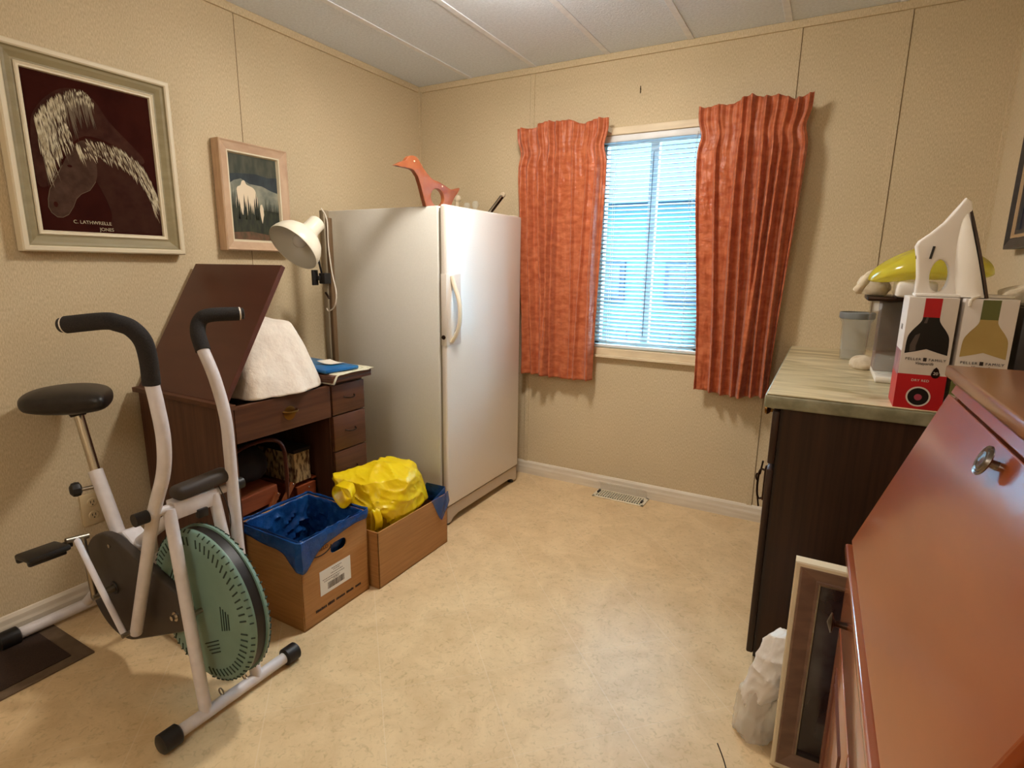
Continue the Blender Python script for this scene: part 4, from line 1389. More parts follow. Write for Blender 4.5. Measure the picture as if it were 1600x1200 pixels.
MB().tube([(0.738, -2.050, 0.250), (0.738, -2.064, 0.250)], 0.0075, 6).tube([(0.738, -2.050, 0.250), (0.738, -2.054, 0.250)], 0.014, 16).build('axle_nut', M['chrome'], cc)
MB().tube([(0.425, -2.050, 0.375), (0.425, -2.054, 0.375)], 0.006, 12).build('cover_screw', M['chrome'], cc)
# cranks, rods, pedals
cr_ = MB().tube([(rear_c[0], -2.052, rear_c[1]), (rear_c[0], -2.110, rear_c[1])], 0.011, 12).tube([(rear_c[0], -2.104, rear_c[1]), (0.415, -2.110, 0.428)], 0.0085, 10).tube([(0.415, -2.095, 0.425), (0.415, -2.150, 0.432)], 0.008, 10).build('crank', M['steel'], bk)
MB().tube([(0.417, -2.126, 0.432), (0.50, -2.122, 0.31), (0.585, -2.115, 0.182)], [0.0085, 0.0085, 0.0085], 10, flat=0.55).build('link_rod', M['tubewhite'], bk)
MB().tube([(0.594, -2.124, 0.180), (0.594, -2.08, 0.180)], 0.0070, 8).build('link_bolt', M['steel'], bk)


def pedal(xc, yc, zc, sy, tilt):
    rot = Matrix.Rotation(math.radians(tilt), 3, 'Y')
    b = MB()
    pv = (xc, yc, zc)
    b.box((xc - 0.048, yc - 0.048, zc - 0.007), (xc + 0.048, yc + 0.048, zc + 0.009), rot=rot, pivot=pv, bev=0.006)
    b.box((xc - 0.052, yc - 0.046, zc - 0.018), (xc - 0.036, yc + 0.040, zc + 0.002), rot=rot, pivot=pv, bev=0.004)
    b.box((xc + 0.020, yc - 0.046, zc - 0.018), (xc + 0.036, yc + 0.040, zc - 0.002), rot=rot, pivot=pv, bev=0.004)
    b.tube([(xc, yc - 0.04, zc - 0.002), (xc, yc + sy * 0.066, zc - 0.002)], 0.010, 12)
    return b.build('pedal', M['dark'], bk)


pedal(0.405, -2.200, 0.418, 1, -8)
MB().tube([(rear_c[0], -2.020, rear_c[1]), (rear_c[0], -1.895, rear_c[1])], 0.011, 12).tube([(rear_c[0], -1.90, rear_c[1]), (0.401, -1.893, 0.128)], 0.0085, 10).tube([(0.401, -1.90, 0.128), (0.401, -1.85, 0.128)], 0.008, 10).build('crank', M['steel'], bk)
MB().tube([(0.401, -1.872, 0.128), (0.815, -1.872, 0.165)], 0.0085, 10, flat=0.55).build('link_rod', M['tubewhite'], bk)
pedal(0.401, -1.80, 0.116, -1, 6)
# fan wheel
WC = Vector((0.805, 0, 0.285))
WR = 0.217
fwheel = MB().lathe([(0, 0.016), (0.05, 0.015), (0.15, 0.013), (0.185, 0.012), (0.205, 0.009), (0.214, 0.004), (WR, 0.0), (WR, -0.006), (0.206, -0.008)], (WC.x, -2.012, WC.z), (0, -1, 0), 72).build('fan_shell', M['wheelgreen'], bk)
MB().lathe([(0.207, -0.020), (0.2115, -0.016), (0.2115, 0.016), (0.207, 0.020), (0.18, 0.020), (0.18, -0.020), (0.207, -0.020)], (WC.x, -1.992, WC.z), (0, -1, 0), 72).build('tyre_band', M['dark'], bk)
fs2 = MB().lathe([(0, 0.016), (0.05, 0.015), (0.15, 0.013), (0.185, 0.012), (0.205, 0.009), (0.214, 0.004), (WR, 0.0), (WR, -0.006), (0.206, -0.008)], (WC.x, -1.970, WC.z), (0, 1, 0), 72).build('fan_shell', M['wheelgreen'], bk)
b = MB()
for i in range(64):
    a = 2 * math.pi * i / 64
    if i % 16 == 0:
        continue
    for r0, r1, y0_, y1_ in ((0.178, 0.200, -2.0245, -2.0215),):
        p0 = Vector((WC.x + r0 * math.cos(a), y0_, WC.z + r0 * math.sin(a)))
        p1 = Vector((WC.x + r1 * math.cos(a + 0.03), y1_ - 0.0005, WC.z + r1 * math.sin(a + 0.03)))
        b.tube([p0, p1], 0.0024, 6)
    p0 = Vector((WC.x + 0.2175 * math.cos(a), -2.0130, WC.z + 0.2175 * math.sin(a)))
    p1 = Vector((WC.x + 0.211 * math.cos(a), -2.0205, WC.z + 0.211 * math.sin(a)))
    b.tube([p0, p1], 0.0018, 6)
for c0 in (math.radians(0), math.radians(-62), math.radians(150)):
    for i in range(4):
        for r0, r1 in ((0.085, 0.135),):
            a = c0 + (i - 1.5) * 0.07
            o0 = Vector((math.cos(c0), math.sin(c0)))
            t0 = Vector((-math.sin(c0), math.cos(c0)))
            p = Vector((WC.x, WC.z)) + o0 * (0.10 + 0.010 * i)
            q0, q1 = p - t0 * (0.035 - 0.004 * i), p + t0 * (0.035 - 0.004 * i)
            yy = -2.012 - 0.0142
            b.tube([(q0.x, yy, q0.y), (q1.x, yy, q1.y)], 0.0018, 6)
b.build('louvre_pattern', M['slot'], fwheel)
b = MB()
for i in range(64):
    a = 2 * math.pi * i / 64
    p0 = Vector((WC.x + 0.2175 * math.cos(a), -1.969, WC.z + 0.2175 * math.sin(a)))
    p1 = Vector((WC.x + 0.205 * math.cos(a), -1.9575, WC.z + 0.205 * math.sin(a)))
    b.tube([p0, p1], 0.0024, 6)
b.build('louvre_pattern', M['slot'], fs2)
for yy in (-2.066, -1.930):
    MB().tube([(WC.x + 0.018, -1.99, WC.z), (WC.x + 0.018, yy, WC.z)], 0.007, 8).build('wheel_axle', M['steel'], bk)
for y0_, in ((-2.025,), (-1.955,)):
    MB().tube([(0.868 + 0.010 * math.cos(a * 0.5), y0_, 0.048 + 0.010 * math.sin(a * 0.5)) for a in range(13)], 0.0022, 6).build('eye_bolt', M['steel'], bk)
# seat
MB().tube([(0.356, YC, 0.36), (0.262, YC, 0.560)], 0.0195, 18).build('seat_tube', M['tubewhite'], bk)
MB().tube([(0.264, YC, 0.555), (0.205, YC, 0.742)], 0.0135, 18).build('seat_post', M['chrome'], bk)
kb = MB().tube([(0.285, YC, 0.515), (0.262, -2.035, 0.512)], 0.006, 10).build('adjuster_bolt', M['steel'], bk)
MB().lathe([(0, 0), (0.012, 0), (0.021, 0.005), (0.023, 0.014), (0.021, 0.024), (0.012, 0.030), (0, 0.030)], (0.255, -2.030, 0.513), (-0.25, -1, 0), 9).build('knob', M['dark'], kb)


def saddle(u, v):
    a = 2 * math.pi * u
    # v 0 top centre -> 1 bottom centre
    s = math.sin(math.pi * v)
    c = math.cos(math.pi * v)
    x = -math.cos(a) * s
    y = math.sin(a) * s
    # outline: wide rear, narrow nose (x positive = nose)
    t = (x + 1) / 2
    wdt = 0.128 * (1 - 0.72 * max(0, t - 0.38) / 0.62) if t > 0.38 else 0.128
    X_ = 0.195 + 0.163 * x
    Y_ = YC + wdt * math.copysign(abs(y) ** 0.85, y)
    th_ = 0.036 if c > 0 else 0.046
    Z_ = 0.782 + th_ * math.copysign(abs(c) ** 0.8, c) - 0.010 * (abs(y) ** 2) + (0.010 * t)
    return (X_, Y_, Z_)


MB().grid(saddle, 48, 25, closed=True).build('seat', M['vinylseat'], bk)
MB().tube([(0.207, YC, 0.728), (0.198, YC, 0.758)], [0.020, 0.030], 14).build('seat_clamp', M['dark'], bk)

# ================================================================ KITCHEN BASE CABINET + COUNTERTOP
bc = thing('base_cabinet', (2.4, -0.56, 0), 'dark laminate base cabinet under the marbled countertop, right of the window', 'cabinet')
b = MB().box((2.128, -1.120, 0.0), (2.70, -1.102, 0.828)).box((2.128, -0.02, 0), (2.70, -0.003, 0.828)).box((2.128, -1.102, 0.03), (2.70, -0.02, 0.05)).box((2.69, -1.102, 0.05), (2.70, -0.02, 0.828)).box((2.20, -1.102, 0), (2.21, -0.02, 0.05))
b.build('carcass', M['darkcab'], bc, smooth=False)
b = MB().box((2.120, -1.102, 0.03), (2.138, -1.06, 0.828)).box((2.120, -0.60, 0.03), (2.138, -0.56, 0.828)).box((2.120, -0.06, 0.03), (2.138, -0.02, 0.828)).box((2.120, -1.06, 0.63), (2.138, -0.06, 0.66)).box((2.120, -1.06, 0.80), (2.138, -0.06, 0.828))
b.build('face_frame', M['cabedge'], bc, smooth=False)
for ya_, yb2 in ((-1.108, -0.585), (-0.575, -0.045)):
    d_ = MB().box((2.100, ya_, 0.655), (2.120, yb2, 0.812), bev=0.005).build('drawer_front', M['darkcab'], bc)
    MB().lathe([(0, 0.026), (0.011, 0.024), (0.014, 0.018), (0.010, 0.012), (0.005, 0.008), (0.005, 0)], (2.100, (ya_ + 0.06) if ya_ < -1 else -0.3, 0.800), (-1, 0, 0), 20).build('knob', M['brass'], d_)
    d_ = MB().box((2.100, ya_, 0.042), (2.120, yb2, 0.640), bev=0.005).build('cabinet_door', M['darkcab'], bc)
    yc = ya_ + 0.045
    b = MB()
    b.box((2.094, yc - 0.014, 0.53), (2.1, yc + 0.014, 0.632), bev=0.002)
    b.tube(smoothpts([(2.098, yc, 0.535), (2.086, yc, 0.530), (2.080, yc, 0.545), (2.078, yc, 0.58), (2.080, yc, 0.61), (2.086, yc, 0.622), (2.098, yc, 0.618)], 5), 0.0032, 8)
    b.tube([(2.087, yc, 0.505), (2.080, yc, 0.545)], 0.0026, 8)
    b.tube([(2.087, yc, 0.648), (2.082, yc, 0.605)], 0.0026, 8)
    b.tube(smoothpts([(2.080, yc, 0.60), (2.074, yc, 0.606), (2.073, yc, 0.592), (2.079, yc, 0.582)], 4), 0.0022, 8)
    b.build('scrolled_pull', M['bronze'], d_)

ct = thing('countertop', (2.4, -0.57, 0.828), 'pale marbled laminate countertop with green-grey rolled edge', 'countertop')
b = MB()
cb = [(2.080, -1.150), (2.092, -1.151), (2.703, -1.151), (2.703, -0.002), (2.078, -0.002)]
b.box((2.084, -1.1495, 0.8665), (2.703, -0.002, 0.8685), bev=0.0008)
b.build('top_sheet', M['counter'], ct, smooth=False)
MB().box((2.079, -1.151, 0.8285), (2.703, -0.002, 0.8668), bev=0.006, seg=3).build('front_edge', M['counteredge'], ct)
CZ = 0.8685


# wine boxes
def wine_box(x0, lab, glass, capm, lowm, lower_red):
    x1 = x0 + 0.098
    y0, y1 = -1.138, -1.020
    z0, z1 = CZ, CZ + 0.273
    wb = thing('wine_box', ((x0 + x1) / 2, (y0 + y1) / 2, CZ), lab, 'box')
    MB().box((x0, y0, z0), (x1, y1, z1), bev=0.0015).build('carton', M['boxwhite'], wb)
    cx = (x0 + x1) / 2
    H_ = z1 - z0

    def fp(pts, off, m, name):
        b = MB()
        b.prism([(p[0], y0 - off, p[1]) for p in pts], (0, -0.0003, 0))
        return b.build(name, m, wb, smooth=False)
    # lower colour band on front and left side
    b = MB().box((x0 - 0.0004, y0 - 0.0004, z0), (x1 + 0.0004, y1, z0 + H_ * 0.315))
    b.build('colour_band', lowm, wb, smooth=False)
    if lower_red:
        MB().box((x0 - 0.0008, y0 + 0.002, z0 + H_ * 0.30), (x0 - 0.0002, y1 - 0.01, z0 + H_ * 0.52)).build('side_print', M['boxpurple'], wb, smooth=False)
        text('side_lettering', 'Pull', 0.02, (0, -1, 0), (0, 0, 1), (x0 - 0.0006, -1.08, z0 + H_ * 0.72), M['inkgrey'], wb)
    # bottle silhouette
    zt = z1 - 0.002
    zs = z0 + H_ * 0.66
    zl = z0 + H_ * 0.50
    hw = 0.0425
    nk = 0.0165
    left = [(cx - nk, zt - H_ * 0.16), (cx - nk - 0.001, z0 + H_ * 0.80), (cx - nk - 0.006, z0 + H_ * 0.765), (cx - hw * 0.80, z0 + H_ * 0.705), (cx - hw * 0.97, z0 + H_ * 0.64), (cx - hw, zl)]
    right = [(2 * cx - p[0], p[1]) for p in left][::-1]
    lab_top = [(cx + hw, zl), (cx + hw * 0.55, zl + 0.006), (cx, zl + 0.014), (cx - hw * 0.5, zl + 0.008)]
    sl = [(p.x, p.y) for p in smoothpts([(q[0], q[1], 0) for q in left], 4)]
    sr_ = [(p.x, p.y) for p in smoothpts([(q[0], q[1], 0) for q in right], 4)]
    fp(sl + lab_top[::-1][1:-1][::1] * 0 + [(cx - hw * 0.5, zl + 0.006), (cx, zl + 0.013), (cx + hw * 0.5, zl + 0.006)] + sr_, 0.0005, glass, 'bottle_print')
    fp([(cx - nk, zt), (cx - nk, zt - H_ * 0.165), (cx + nk, zt - H_ * 0.165), (cx + nk, zt)], 0.0006, capm, 'bottle_cap')
    if lower_red:
        fp([(cx - 0.033, zl + 0.004), (cx - 0.034, z0 + H_ * 0.58), (cx - 0.026, z0 + H_ * 0.665), (cx - 0.017, z0 + H_ * 0.685), (cx - 0.018, z0 + H_ * 0.65), (cx - 0.022, z0 + H_ * 0.57), (cx - 0.021, zl + 0.008)], 0.0009, M['bottlehi'], 'bottle_highlight')
        fp([(cx - 0.013, z0 + H_ * 0.775), (cx - 0.007, z0 + H_ * 0.775), (cx - 0.005, z0 + H_ * 0.83), (cx - 0.009, z0 + H_ * 0.83)], 0.0009, M['bottlehi'], 'bottle_highlight')
    ym = y0 - 0.0012
    text('brand_lettering', 'PELLER', 0.0088, (1, 0, 0), (0, 0, 1), (cx - 0.023, ym, z0 + H_ * 0.452), M['ink'], wb, space=1.25)
    text('brand_lettering', 'FAMILY', 0.0088, (1, 0, 0), (0, 0, 1), (cx + 0.025, ym, z0 + H_ * 0.452), M['ink'], wb, space=1.25)
    MB().box((cx - 0.003, ym, z0 + H_ * 0.437), (cx + 0.004, ym + 0.0004, z0 + H_ * 0.47)).build('crest', M['ink'], wb, smooth=False)
    text('script_lettering', 'Vineyards', 0.0095, (1, 0, 0), (0, 0, 1), (cx, ym, z0 + H_ * 0.417), M['ink'], wb, shear=0.3)
    if lower_red:
        text('wine_name', 'DRY RED', 0.0082, (1, 0, 0), (0, 0, 1), (cx - 0.002, ym, z0 + H_ * 0.262), M['paper'], wb, space=1.1)
        b = MB().lathe([(0, 0.0012), (0.0088, 0.0012), (0.0088, 0)], (cx + 0.026, y0 - 0.0005, z0 + H_ * 0.325), (0, -1, 0), 24)
        b.prism([(cx + 0.0185, y0 - 0.0005, z0 + H_ * 0.34), (cx + 0.0335, y0 - 0.0005, z0 + H_ * 0.34), (cx + 0.031, y0 - 0.0005, z0 + H_ * 0.372), (cx + 0.026, y0 - 0.0005, z0 + H_ * 0.392), (cx + 0.021, y0 - 0.0005, z0 + H_ * 0.372)], (0, -0.0012, 0))
        bd = b.build('badge', M['bronze'], wb, smooth=False)
        text('badge_lettering', '20', 0.010, (1, 0, 0), (0, 0, 1), (cx + 0.026, y0 - 0.0019, z0 + H_ * 0.335), M['boxwhite'], bd)
    MB().lathe([(0.0250, 0.0), (0.0250, 0.0012), (0.0215, 0.0012), (0.0215, 0.0)], (cx - 0.001, y0 - 0.0004, z0 + H_ * 0.115), (0, -1, 0), 36).build('circle_print', M['boxwhite'], wb)
    MB().lathe([(0, 0.001), (0.0218, 0.001), (0.0218, 0)], (cx - 0.001, y0 - 0.0004, z0 + H_ * 0.112), (0, -1, 0), 32).build('barrel_print', M['bottleblack'], wb)
    MB().lathe([(0, 0.0016), (0.0080, 0.0016), (0.0080, 0)], (cx - 0.001, y0 - 0.0004, z0 + H_ * 0.11), (0, -1, 0), 20).build('rose_dot', M['pinkprint'], wb)
    return wb


wine_box(2.373, 'boxed wine with a black bottle and red base on its front, on the counter', M['bottleblack'], M['boxred'], M['boxred'], True)
wine_box(2.481, 'boxed wine printed with a pale straw bottle and green neck, beside the red box', M['bottlewhite'], M['boxgreen'], M['boxgreen'], False)
TOPZ = CZ + 0.273

# steam iron standing on its heel on the boxes
ir = thing('steam_iron', (2.45, -1.08, TOPZ), 'white steam iron standing on its heel on top of the wine boxes', 'iron')


def ipt(px, pz):  # outline traced in metres, x along counter, z up
    return (px, pz)


body = [(2.393, 1.1425), (2.392, 1.19), (2.386, 1.235), (2.380, 1.262), (2.384, 1.272), (2.405, 1.290), (2.428, 1.315), (2.447, 1.345), (2.459, 1.364), (2.464, 1.360), (2.478, 1.30), (2.494, 1.24), (2.508, 1.19), (2.516, 1.158), (2.512, 1.1425)]
hole = [(2.430 + 0.025 * math.cos(a) , 1.192 + 0.045 * math.sin(a) - 0.1 * 0.0165 * math.cos(a)) for a in [i * math.pi / 12 for i in range(24)]]
cutout('iron_handle', [body, hole], 0.030, 0.006, frame_mat((1, 0, 0), (0, 0, 1), (0, -1.075, 0)), M['white'], ir)
b = MB()


def ib(u, v):
    # v from heel to nose, half boat with ridge facing the handle
    zc = 1.1435 + 0.222 * v
    xs = 2.516 - 0.0575 * v
    wd = 0.050 * (1 - v ** 2.3) + 0.0012
    dp = 0.046 * (1 - v ** 1.8) + 0.003
    a = math.pi * u
    return (xs - dp * math.sin(a), -1.075 - wd * math.cos(a), zc)


b.grid(ib, 22, 26)
b.grid(lambda u, v: (2.516 - 0.046 * math.sin(math.pi * u) * v, -1.075 - 0.050 * math.cos(math.pi * u) * (v if v > 0 else 0.001), 1.1436), 22, 4)
b.build('iron_body', M['whitewarm'], ir)
b = MB()
for s0 in (1,):
    pts2 = []
    for i in range(17):
        v = i / 16
        wd = 0.054 * (1 - v ** 2.3) + 0.0005
        pts2.append((2.518 - 0.0575 * v, -1.075 - wd, 1.142 + 0.226 * v))
    for i in range(16, -1, -1):
        v = i / 16
        wd = 0.054 * (1 - v ** 2.3) + 0.0005
        pts2.append((2.518 - 0.0575 * v, -1.075 + wd, 1.142 + 0.226 * v))
b.prism(pts2, (0.0055, 0, 0.0014))
b.build('soleplate', M['soleplate'], ir, smooth=False)
MB().box((2.4055, -1.0975, 1.232), (2.4105, -1.0945, 1.262), rot=Matrix.Rotation(math.radians(8), 3, 'Y')).build('slider', M['frameblack'], ir, smooth=False)
MB().lathe([(0, 0.006), (0.006, 0.005), (0.007, 0)], (2.384, -1.075, 1.238), (-1, 0, 0), 14).build('dial', M['pewter'], ir)
MB().box((2.386, -1.105, 1.1417), (2.512, -1.045, 1.150), bev=0.004).build('heel_rest', M['white'], ir)
MB().tube(smoothpts([(2.43, -1.055, 1.150), (2.46, -1.035, 1.1475), (2.52, -1.025, 1.1465), (2.56, -1.05, 1.146), (2.575, -1.09, 1.146), (2.54, -1.11, 1.146), (2.515, -1.118, 1.148), (2.491, -1.142, 1.140), (2.489, -1.145, 1.125)], 6), 0.0035, 8).build('power_cord', M['whitewarm'], ir)

# clutter at the back of the counter
b = MB()


def dome(u, v):
    a_ = 2 * math.pi * u
    ph_ = math.pi * v
    x_ = math.cos(a_) * math.sin(ph_)
    y_ = math.sin(a_) * math.sin(ph_)
    z_ = math.cos(ph_)
    X_ = 2.445 + 0.130 * x_ - (0.02 * max(0, -x_) ** 2)
    Z_ = 1.202 + (0.066 if z_ > 0 else 0.022) * z_ - 0.035 * max(0, -x_ - 0.35) + 0.004 * math.sin(a_ * 5) * math.sin(ph_)
    return (X_, -0.87 + 0.125 * y_, Z_)


b.grid(dome, 60, 34, closed=True)
tag(b.build('yellow_bag', M['yellowclear']), 'puffed clear yellow plastic bag behind the steam iron', 'bag')
cm = thing('coffee_maker', (2.40, -0.70, CZ), 'appliance with smoked clear tank and white foot behind the wine boxes', 'appliance')
MB().box((2.352, -0.80, CZ), (2.50, -0.56, CZ + 0.020), bev=0.006).build('foot', M['whitewarm'], cm)
MB().box((2.318, -0.79, CZ + 0.095), (2.47, -0.70, CZ + 0.245), bev=0.007).build('clear_tank', M['smoke'], cm)
MB().box((2.350, -0.695, CZ + 0.02), (2.48, -0.60, CZ + 0.245), bev=0.006).build('housing', M['framebrown'], cm)
MB().lathe([(0.03, 0), (0.048, 0.008), (0.052, 0.03), (0.048, 0.055), (0.045, 0.065)], (2.395, -0.752, CZ + 0.020), (0, 0, 1), 28).build('glass_bowl', M['glassjar'], cm)
MB().box((2.305, -0.80, CZ + 0.245), (2.49, -0.60, CZ + 0.260), bev=0.005).build('dark_lid', M['bronze'], cm)
wt = thing('white_dish', (2.42, -0.92, 1.14), 'white plastic dish with dark rim under the yellow bag', 'dish')
b = MB().box((2.360, -0.965, 1.1325), (2.45, -0.84, 1.176), bev=0.010, seg=3)
b.build('dish_body', M['white'], wt)
MB().box((2.362, -0.963, 1.1290), (2.448, -0.842, 1.1330)).build('rim', M['bronze'], wt, smooth=False)
tb = thing('plastic_tub', (2.306, -0.30, CZ), 'clear plastic tub with bluish grey rim against the back wall on the counter', 'tub')
MB().lathe([(0.0, 0.002), (0.042, 0.002), (0.048, 0.14), (0.055, 0.150), (0.056, 0.178), (0.052, 0.178), (0.050, 0.152), (0.043, 0.142), (0.038, 0.008), (0, 0.008)], (2.306, -0.30, CZ), (0, 0, 1), 30).build('tub_shell', M['cleargrey'], tb)
MB().lathe([(0.057, 0.156), (0.0595, 0.16), (0.0595, 0.178), (0.057, 0.180)], (2.306, -0.30, CZ), (0, 0, 1), 30).build('rim_band', M['rimgrey'], tb)


def ragheap(name, c, r, lab, seed, zmin, m=None, cat='cloth'):
    b = MB()
    vs = b.ball(c, r, 4)
    bmesh.ops.recalc_face_normals(b.bm, faces=b.bm.faces[:])
    crumple(vs, min(r) * 0.55, 1.2 / min(r) * 0.35, seed)
    for v in b.bm.verts:
        v.co.z = max(v.co.z, zmin)
    return tag(b.build(name, m or M['rag']), lab, cat)


ragheap('folded_rag', (2.320, -0.71, 1.152), (0.045, 0.05, 0.034), 'crumpled cream cloth heaped on the smoked clear appliance', 3, 1.130)
ragheap('white_rag', (2.34, -0.52, CZ + 0.016), (0.040, 0.045, 0.024), 'small white crumpled rag on the countertop by the appliance foot', 8, CZ + 0.0005)
b = MB().tube(smoothpts([(2.318, -0.80, 1.196), (2.300, -0.81, 1.188), (2.287, -0.82, 1.165), (2.272, -0.82, 1.140)], 5), [0.008, 0.010, 0.012, 0.013, 0.013, 0.012, 0.012, 0.012, 0.012, 0.012, 0.011, 0.011, 0.012, 0.013, 0.013, 0.010], 12)
tag(b.build('driftwood', M['rag']), 'pale knobbly driftwood piece sticking out left of the clear yellow bag', 'driftwood')
dkb = MB().box((2.598, -1.10, CZ), (2.640, -0.80, CZ + 0.255), bev=0.004)
tag(dkb.build('black_folder', M['frameblack']), 'black upright case to the right of the white wine box', 'case')
tag(MB().box((2.650, -1.12, CZ), (2.69, -0.90, CZ + 0.20), bev=0.004).build('orange_book', M['orange'], smooth=True), 'orange upright box at the right edge of the countertop', 'box')
ragheap('towel_heap', (2.632, -0.96, 1.146), (0.05, 0.09, 0.030), 'pale towel heap behind the iron at the right edge', 12, 1.1245)

# ================================================================ SECRETARY DESK
dk_ = thing('secretary_desk', (2.36, -1.60, 0), 'cherry wood secretary desk with a sloping drop front, nearest the camera on the right', 'desk')
DF, DN = -1.60, -2.318
XT, ZT, XBt, ZB = 2.4125, 1.018, 2.294, 0.686
# side panels follow the slope
for y0_, y1_ in ((DF - 0.018, DF + 0.0), (DN, DN + 0.018)):
    b = MB().prism([(2.300, y0_, 0), (2.300, y0_, ZB - 0.008), (XBt + 0.012, y0_, ZB), (XT + 0.010, y0_, ZT), (2.695, y0_, ZT), (2.695, y0_, 0)], (0, y1_ - y0_, 0))
    b.build('side_panel', M['cherry'], dk_, smooth=False, bevel=0.001)
MB().box((2.688, DN + 0.018, 0.05), (2.695, DF - 0.018, ZT)).build('back_panel', M['cherry'], dk_, smooth=False)
b = MB().box((XT - 0.018, DN - 0.020, ZT + 0.004), (2.700, DF + 0.016, ZT + 0.024), bev=0.004, seg=3)
b.box((XT - 0.006, DN - 0.010, ZT - 0.006), (2.699, DF + 0.008, ZT + 0.005), bev=0.002)
b.build('top_board', M['cherrytop'], dk_)
sl = Vector((XT - XBt, 0, ZT - ZB))
sn = Vector((-sl.z, 0, sl.x)).normalized()


def slope_box(b, t0, t1, y0_, y1_, th_, off=0.0, bev=0.002):
    s0 = Vector((XBt, 0, ZB)) + sl * t0 + sn * off
    s1 = Vector((XBt, 0, ZB)) + sl * t1 + sn * off
    i0, i1 = s0 - sn * th_, s1 - sn * th_
    q = [(p.x, y0_, p.z) for p in (s0, s1, i1, i0)]
    b.prism(q, (0, y1_ - y0_, 0))


b = MB()
slope_box(b, 0.935, 1.0, DN + 0.020, DF - 0.001, 0.018, 0.0)
b.build('slope_rail', M['cherry'], dk_, smooth=False, bevel=0.0012)
b = MB()
slope_box(b, 0.0, 0.925, DN + 0.022, DF, 0.018, 0.0015)
lid = b.build('drop_front', M['cherry'], dk_, smooth=False, bevel=0.0016)
b = MB()
slope_box(b, 0.90, 1.0, DN + 0.018, DF - 0.018, 0.010, -0.016)
slope_box(b, 0.0, 1.0, DN + 0.015, DN + 0.03, 0.010, -0.014)
b.build('gap_shadow_strip', M['groove'], dk_, smooth=False)
kc = Vector((XBt, -1.955, ZB)) + sl * 0.86
kn = MB().lathe([(0.0070, -0.002), (0.0058, 0.003), (0.0052, 0.010), (0.0075, 0.0125), (0.0185, 0.0138), (0.0200, 0.0155), (0.0192, 0.0178), (0.0160, 0.0168), (0.0150, 0.0186), (0.0120, 0.0178), (0.0108, 0.0192), (0.006, 0.0198), (0, 0.0215)], kc, sn, 40).build('knob', M['pewter'], lid)
# moulding at the foot of the slope
b = MB().box((2.284, DN - 0.002, ZB - 0.026), (2.70, DF + 0.006, ZB - 0.008), bev=0.004, seg=3)
b.box((2.290, DN, ZB - 0.040), (2.70, DF + 0.003, ZB - 0.028), bev=0.003, seg=3)
b.build('waist_moulding', M['cherry'], dk_)
dw = MB().box((2.292, DN + 0.022, 0.520), (2.310, DF - 0.020, ZB - 0.044), bev=0.003).build('drawer', M['cherry'], dk_)
for yy in (-1.74, -2.17):
    MB().lathe([(0.0075, -0.002), (0.0060, 0.006), (0.0055, 0.018), (0.0075, 0.021), (0.0165, 0.023), (0.0178, 0.025), (0.0135, 0.0268), (0.005, 0.0300), (0, 0.0315)], (2.292, yy, 0.585), (-1, 0, 0), 28).build('knob', M['bronze'], dw)
b = MB().box((2.300, DN + 0.018, 0.500), (2.69, DF - 0.018, 0.516)).box((2.300, DN + 0.018, 0.0), (2.32, DF - 0.018, 0.07)).box((2.30, DN + 0.018, 0.07), (2.69, DF - 0.018, 0.085))
b.build('shelf_rail', M['cherry'], dk_, smooth=False)
for y0_, y1_ in ((DN + 0.022, -1.962), (-1.958, DF - 0.022)):
    d_ = MB().box((2.292, y0_, 0.075), (2.310, y1_, 0.512), bev=0.003).build('door', M['cherry'], dk_)
    b = MB()
    for q in range(3):
        for s_ in (0.055 + q * 0.010,):
            for yy in (y0_ + s_, y1_ - s_):
                b.tube([(2.2918, yy, 0.075 + s_), (2.2918, yy, 0.512 - s_)], 0.0016, 6)
            for z_ in (0.075 + s_, 0.512 - s_):
                b.tube([(2.2918, y0_ + s_, z_), (2.2918, y1_ - s_, z_)], 0.0016, 6)
    b.build('bead_groove', M['groove'], d_)
MB().lathe([(0.006, 0), (0.004, 0.012), (0.011, 0.016), (0.010, 0.022), (0, 0.024)], (2.30, DF + 0.0, ZB - 0.03), (0, 1, 0), 16).build('lid_stop_knob', M['brass'], dk_)

dk_.rotation_euler = (0, 0, math.radians(1.0))

# ================================================================ LEANING FRAME + BAG
lf = thing('leaning_frame', (2.38, -1.46, 0), 'large brown frame with cream edge and dark print, standing between counter and desk', 'picture frame')
tilt = Matrix.Rotation(math.radians(6.5), 3, 'X')


def lean(b):
    for v in b.bm.verts:
        v.co = tilt @ (v.co - Vector((2.4, -1.462, 0))) + Vector((2.4, -1.462, 0))
    return b


fx0, fx1, fz0, fz1, fy = 2.203, 2.640, 0.002, 0.590, -1.462


def ring2(ins, hgt):
    return [(fx0 + ins, fy - hgt, fz0 + ins), (fx1 - ins, fy - hgt, fz0 + ins), (fx1 - ins, fy - hgt, fz1 - ins), (fx0 + ins, fy - hgt, fz1 - ins)]


def fr2(prof, m, name):
    b = MB()
    lp = [[b.bm.verts.new(Vector(p)) for p in ring2(*q)] for q in prof]
    for a, c in zip(lp[:-1], lp[1:]):
        for i in range(4):
            b.bm.faces.new((a[i], a[(i + 1) % 4], c[(i + 1) % 4], c[i]))
    lean(b).build(name, m, lf, smooth=False)


fr2([(0, -0.018), (0, 0.004), (0.003, 0.006), (0.010, 0.006), (0.012, 0.003)], M['framecream'], 'outer_edge')
fr2([(0.012, 0.003), (0.015, 0.004), (0.044, -0.006), (0.046, -0.004), (0.050, -0.004)], M['framebrown'], 'frame_moulding')
fr2([(0.050, -0.004), (0.053, -0.003), (0.055, -0.012)], M['pewter'], 'inner_liner')
lean(MB().box((fx0 + 0.04, fy + 0.012, fz0 + 0.04), (fx1 - 0.04, fy + 0.018, fz1 - 0.04))).build('print', M['picdark'], lf, smooth=False)

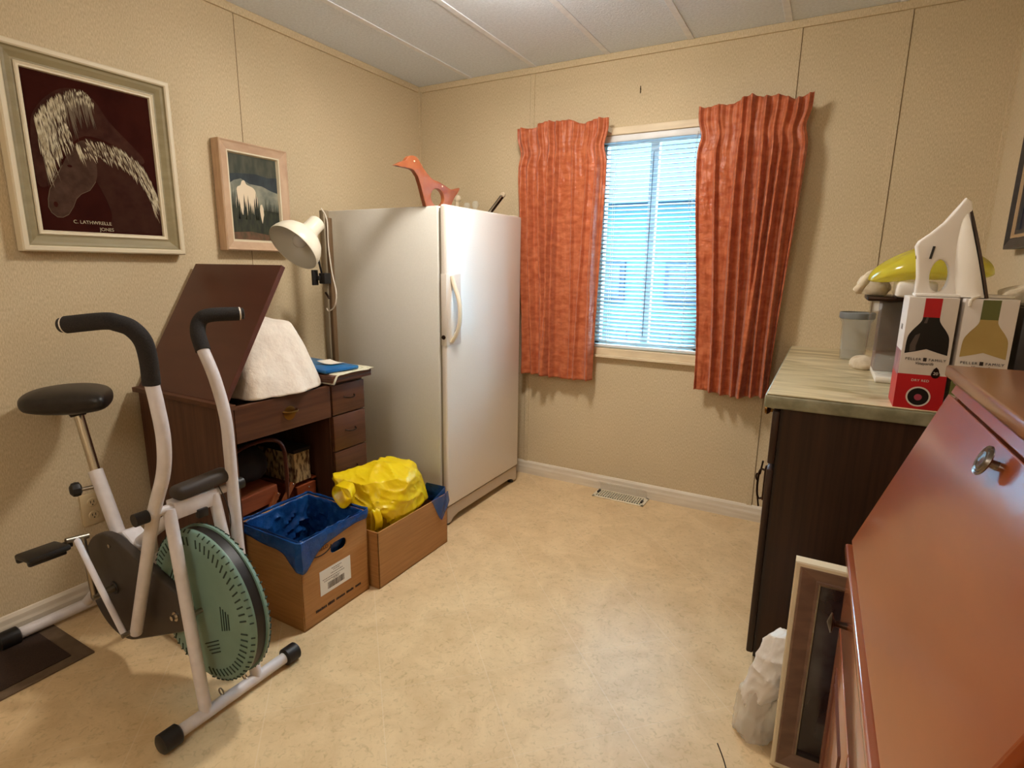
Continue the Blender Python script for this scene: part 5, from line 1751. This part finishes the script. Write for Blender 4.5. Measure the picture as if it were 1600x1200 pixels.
bg = thing('white_plastic_bag', (2.16, -1.37, 0), 'white and clear plastic bag slumped on the floor against the leaning frame', 'bag')
b = crinkled((0, 0, 0), (0.050, 0.058, 0.140), 5, 26, 0.008, 12, 5, 0.16)
for v in b.bm.verts:
    z_ = v.co.z
    v.co = Vector((2.176 + v.co.x + 0.26 * (z_ + 0.02), -1.372 + v.co.y, 0.188 + z_ * 0.98))
b.build('white_bag', M['bagwhite'], bg)
b = crinkled((2.168, -1.375, 0.06), (0.062, 0.062, 0.10), 8, 24, 0.004, 14, 5, 0.16)
for v in b.bm.verts:
    v.co.z = max(v.co.z, 0.001)
    if v.co.z < 0.06:
        v.co.x -= 0.2 * (0.06 - v.co.z)
b.build('clear_bag', M['bagclear'], bg)
tag(MB().tube(smoothpts([(2.08, -1.47, 0.004), (2.105, -1.52, 0.003), (2.125, -1.58, 0.003)], 5), 0.0016, 6).build('wire_twig', M['bronze']), 'thin dark wire lying on the floor beside the plastic bag', 'wire')
b = MB().lathe([(0, 0), (0.036, 0), (0.040, 0.006), (0.040, 0.30), (0.034, 0.34), (0.014, 0.375), (0.014, 0.40), (0, 0.402)], (2.262, -1.21, 0), (0, 0, 1), 24).build('blue_bottle', M['bottleblue'])
tag(b, 'blue-grey plastic bottle glimpsed behind the leaning frame', 'bottle')

# ================================================================ OUTSIDE
struct(MB().box((-14, 0.5, -1.0), (12, 22, -0.9)).build('outside_ground', M['ground'], smooth=False)) if False else tag(MB().box((-14, 0.4, -1.0), (12, 22, -0.9)).build('gravel_ground', M['ground'], smooth=False), 'pale gravel ground outside seen through the blind', 'ground', kind='structure')
nh = thing('neighbour_house', (-0.5, 6, -0.9), 'pale sided house seen through the window blind', 'house')
MB().box((-7, 5.2, -0.9), (6, 9, 2.05)).build('wall', M['siding'], nh, smooth=False)
MB().prism([(-7.4, 4.7, 2.05), (-7.4, 9.5, 2.05), (-7.4, 7.1, 3.3)], (13.8, 0, 0)).build('roof', M['roof'], nh, smooth=False)
for xa_, xb2 in ((-1.0, -0.45), (0.25, 0.75), (2.0, 2.6)):
    f_ = MB().box((xa_ - 0.06, 5.14, 0.72), (xb2 + 0.06, 5.2, 1.32)).build('window', M['roof'], nh, smooth=False)
    MB().box((xa_, 5.12, 0.78), (xb2, 5.145, 1.26)).build('pane', M['darkglass'], f_, smooth=False)
fe = thing('slotted_fence', (0.5, 3.0, -0.9), 'blue grey fence with small gaps seen through the window blind', 'fence')
b = MB().box((-5, 3.0, -0.9), (5, 3.05, 0.40)).box((-5, 3.0, 0.56), (5, 3.05, 0.68))
x = -5.0
i = 0
while x < 5:
    b.box((x, 3.0, 0.40), (x + 0.30, 3.05, 0.56))
    x += 0.30 + 0.16
b.build('fence_boards', M['fence'], fe, smooth=False)
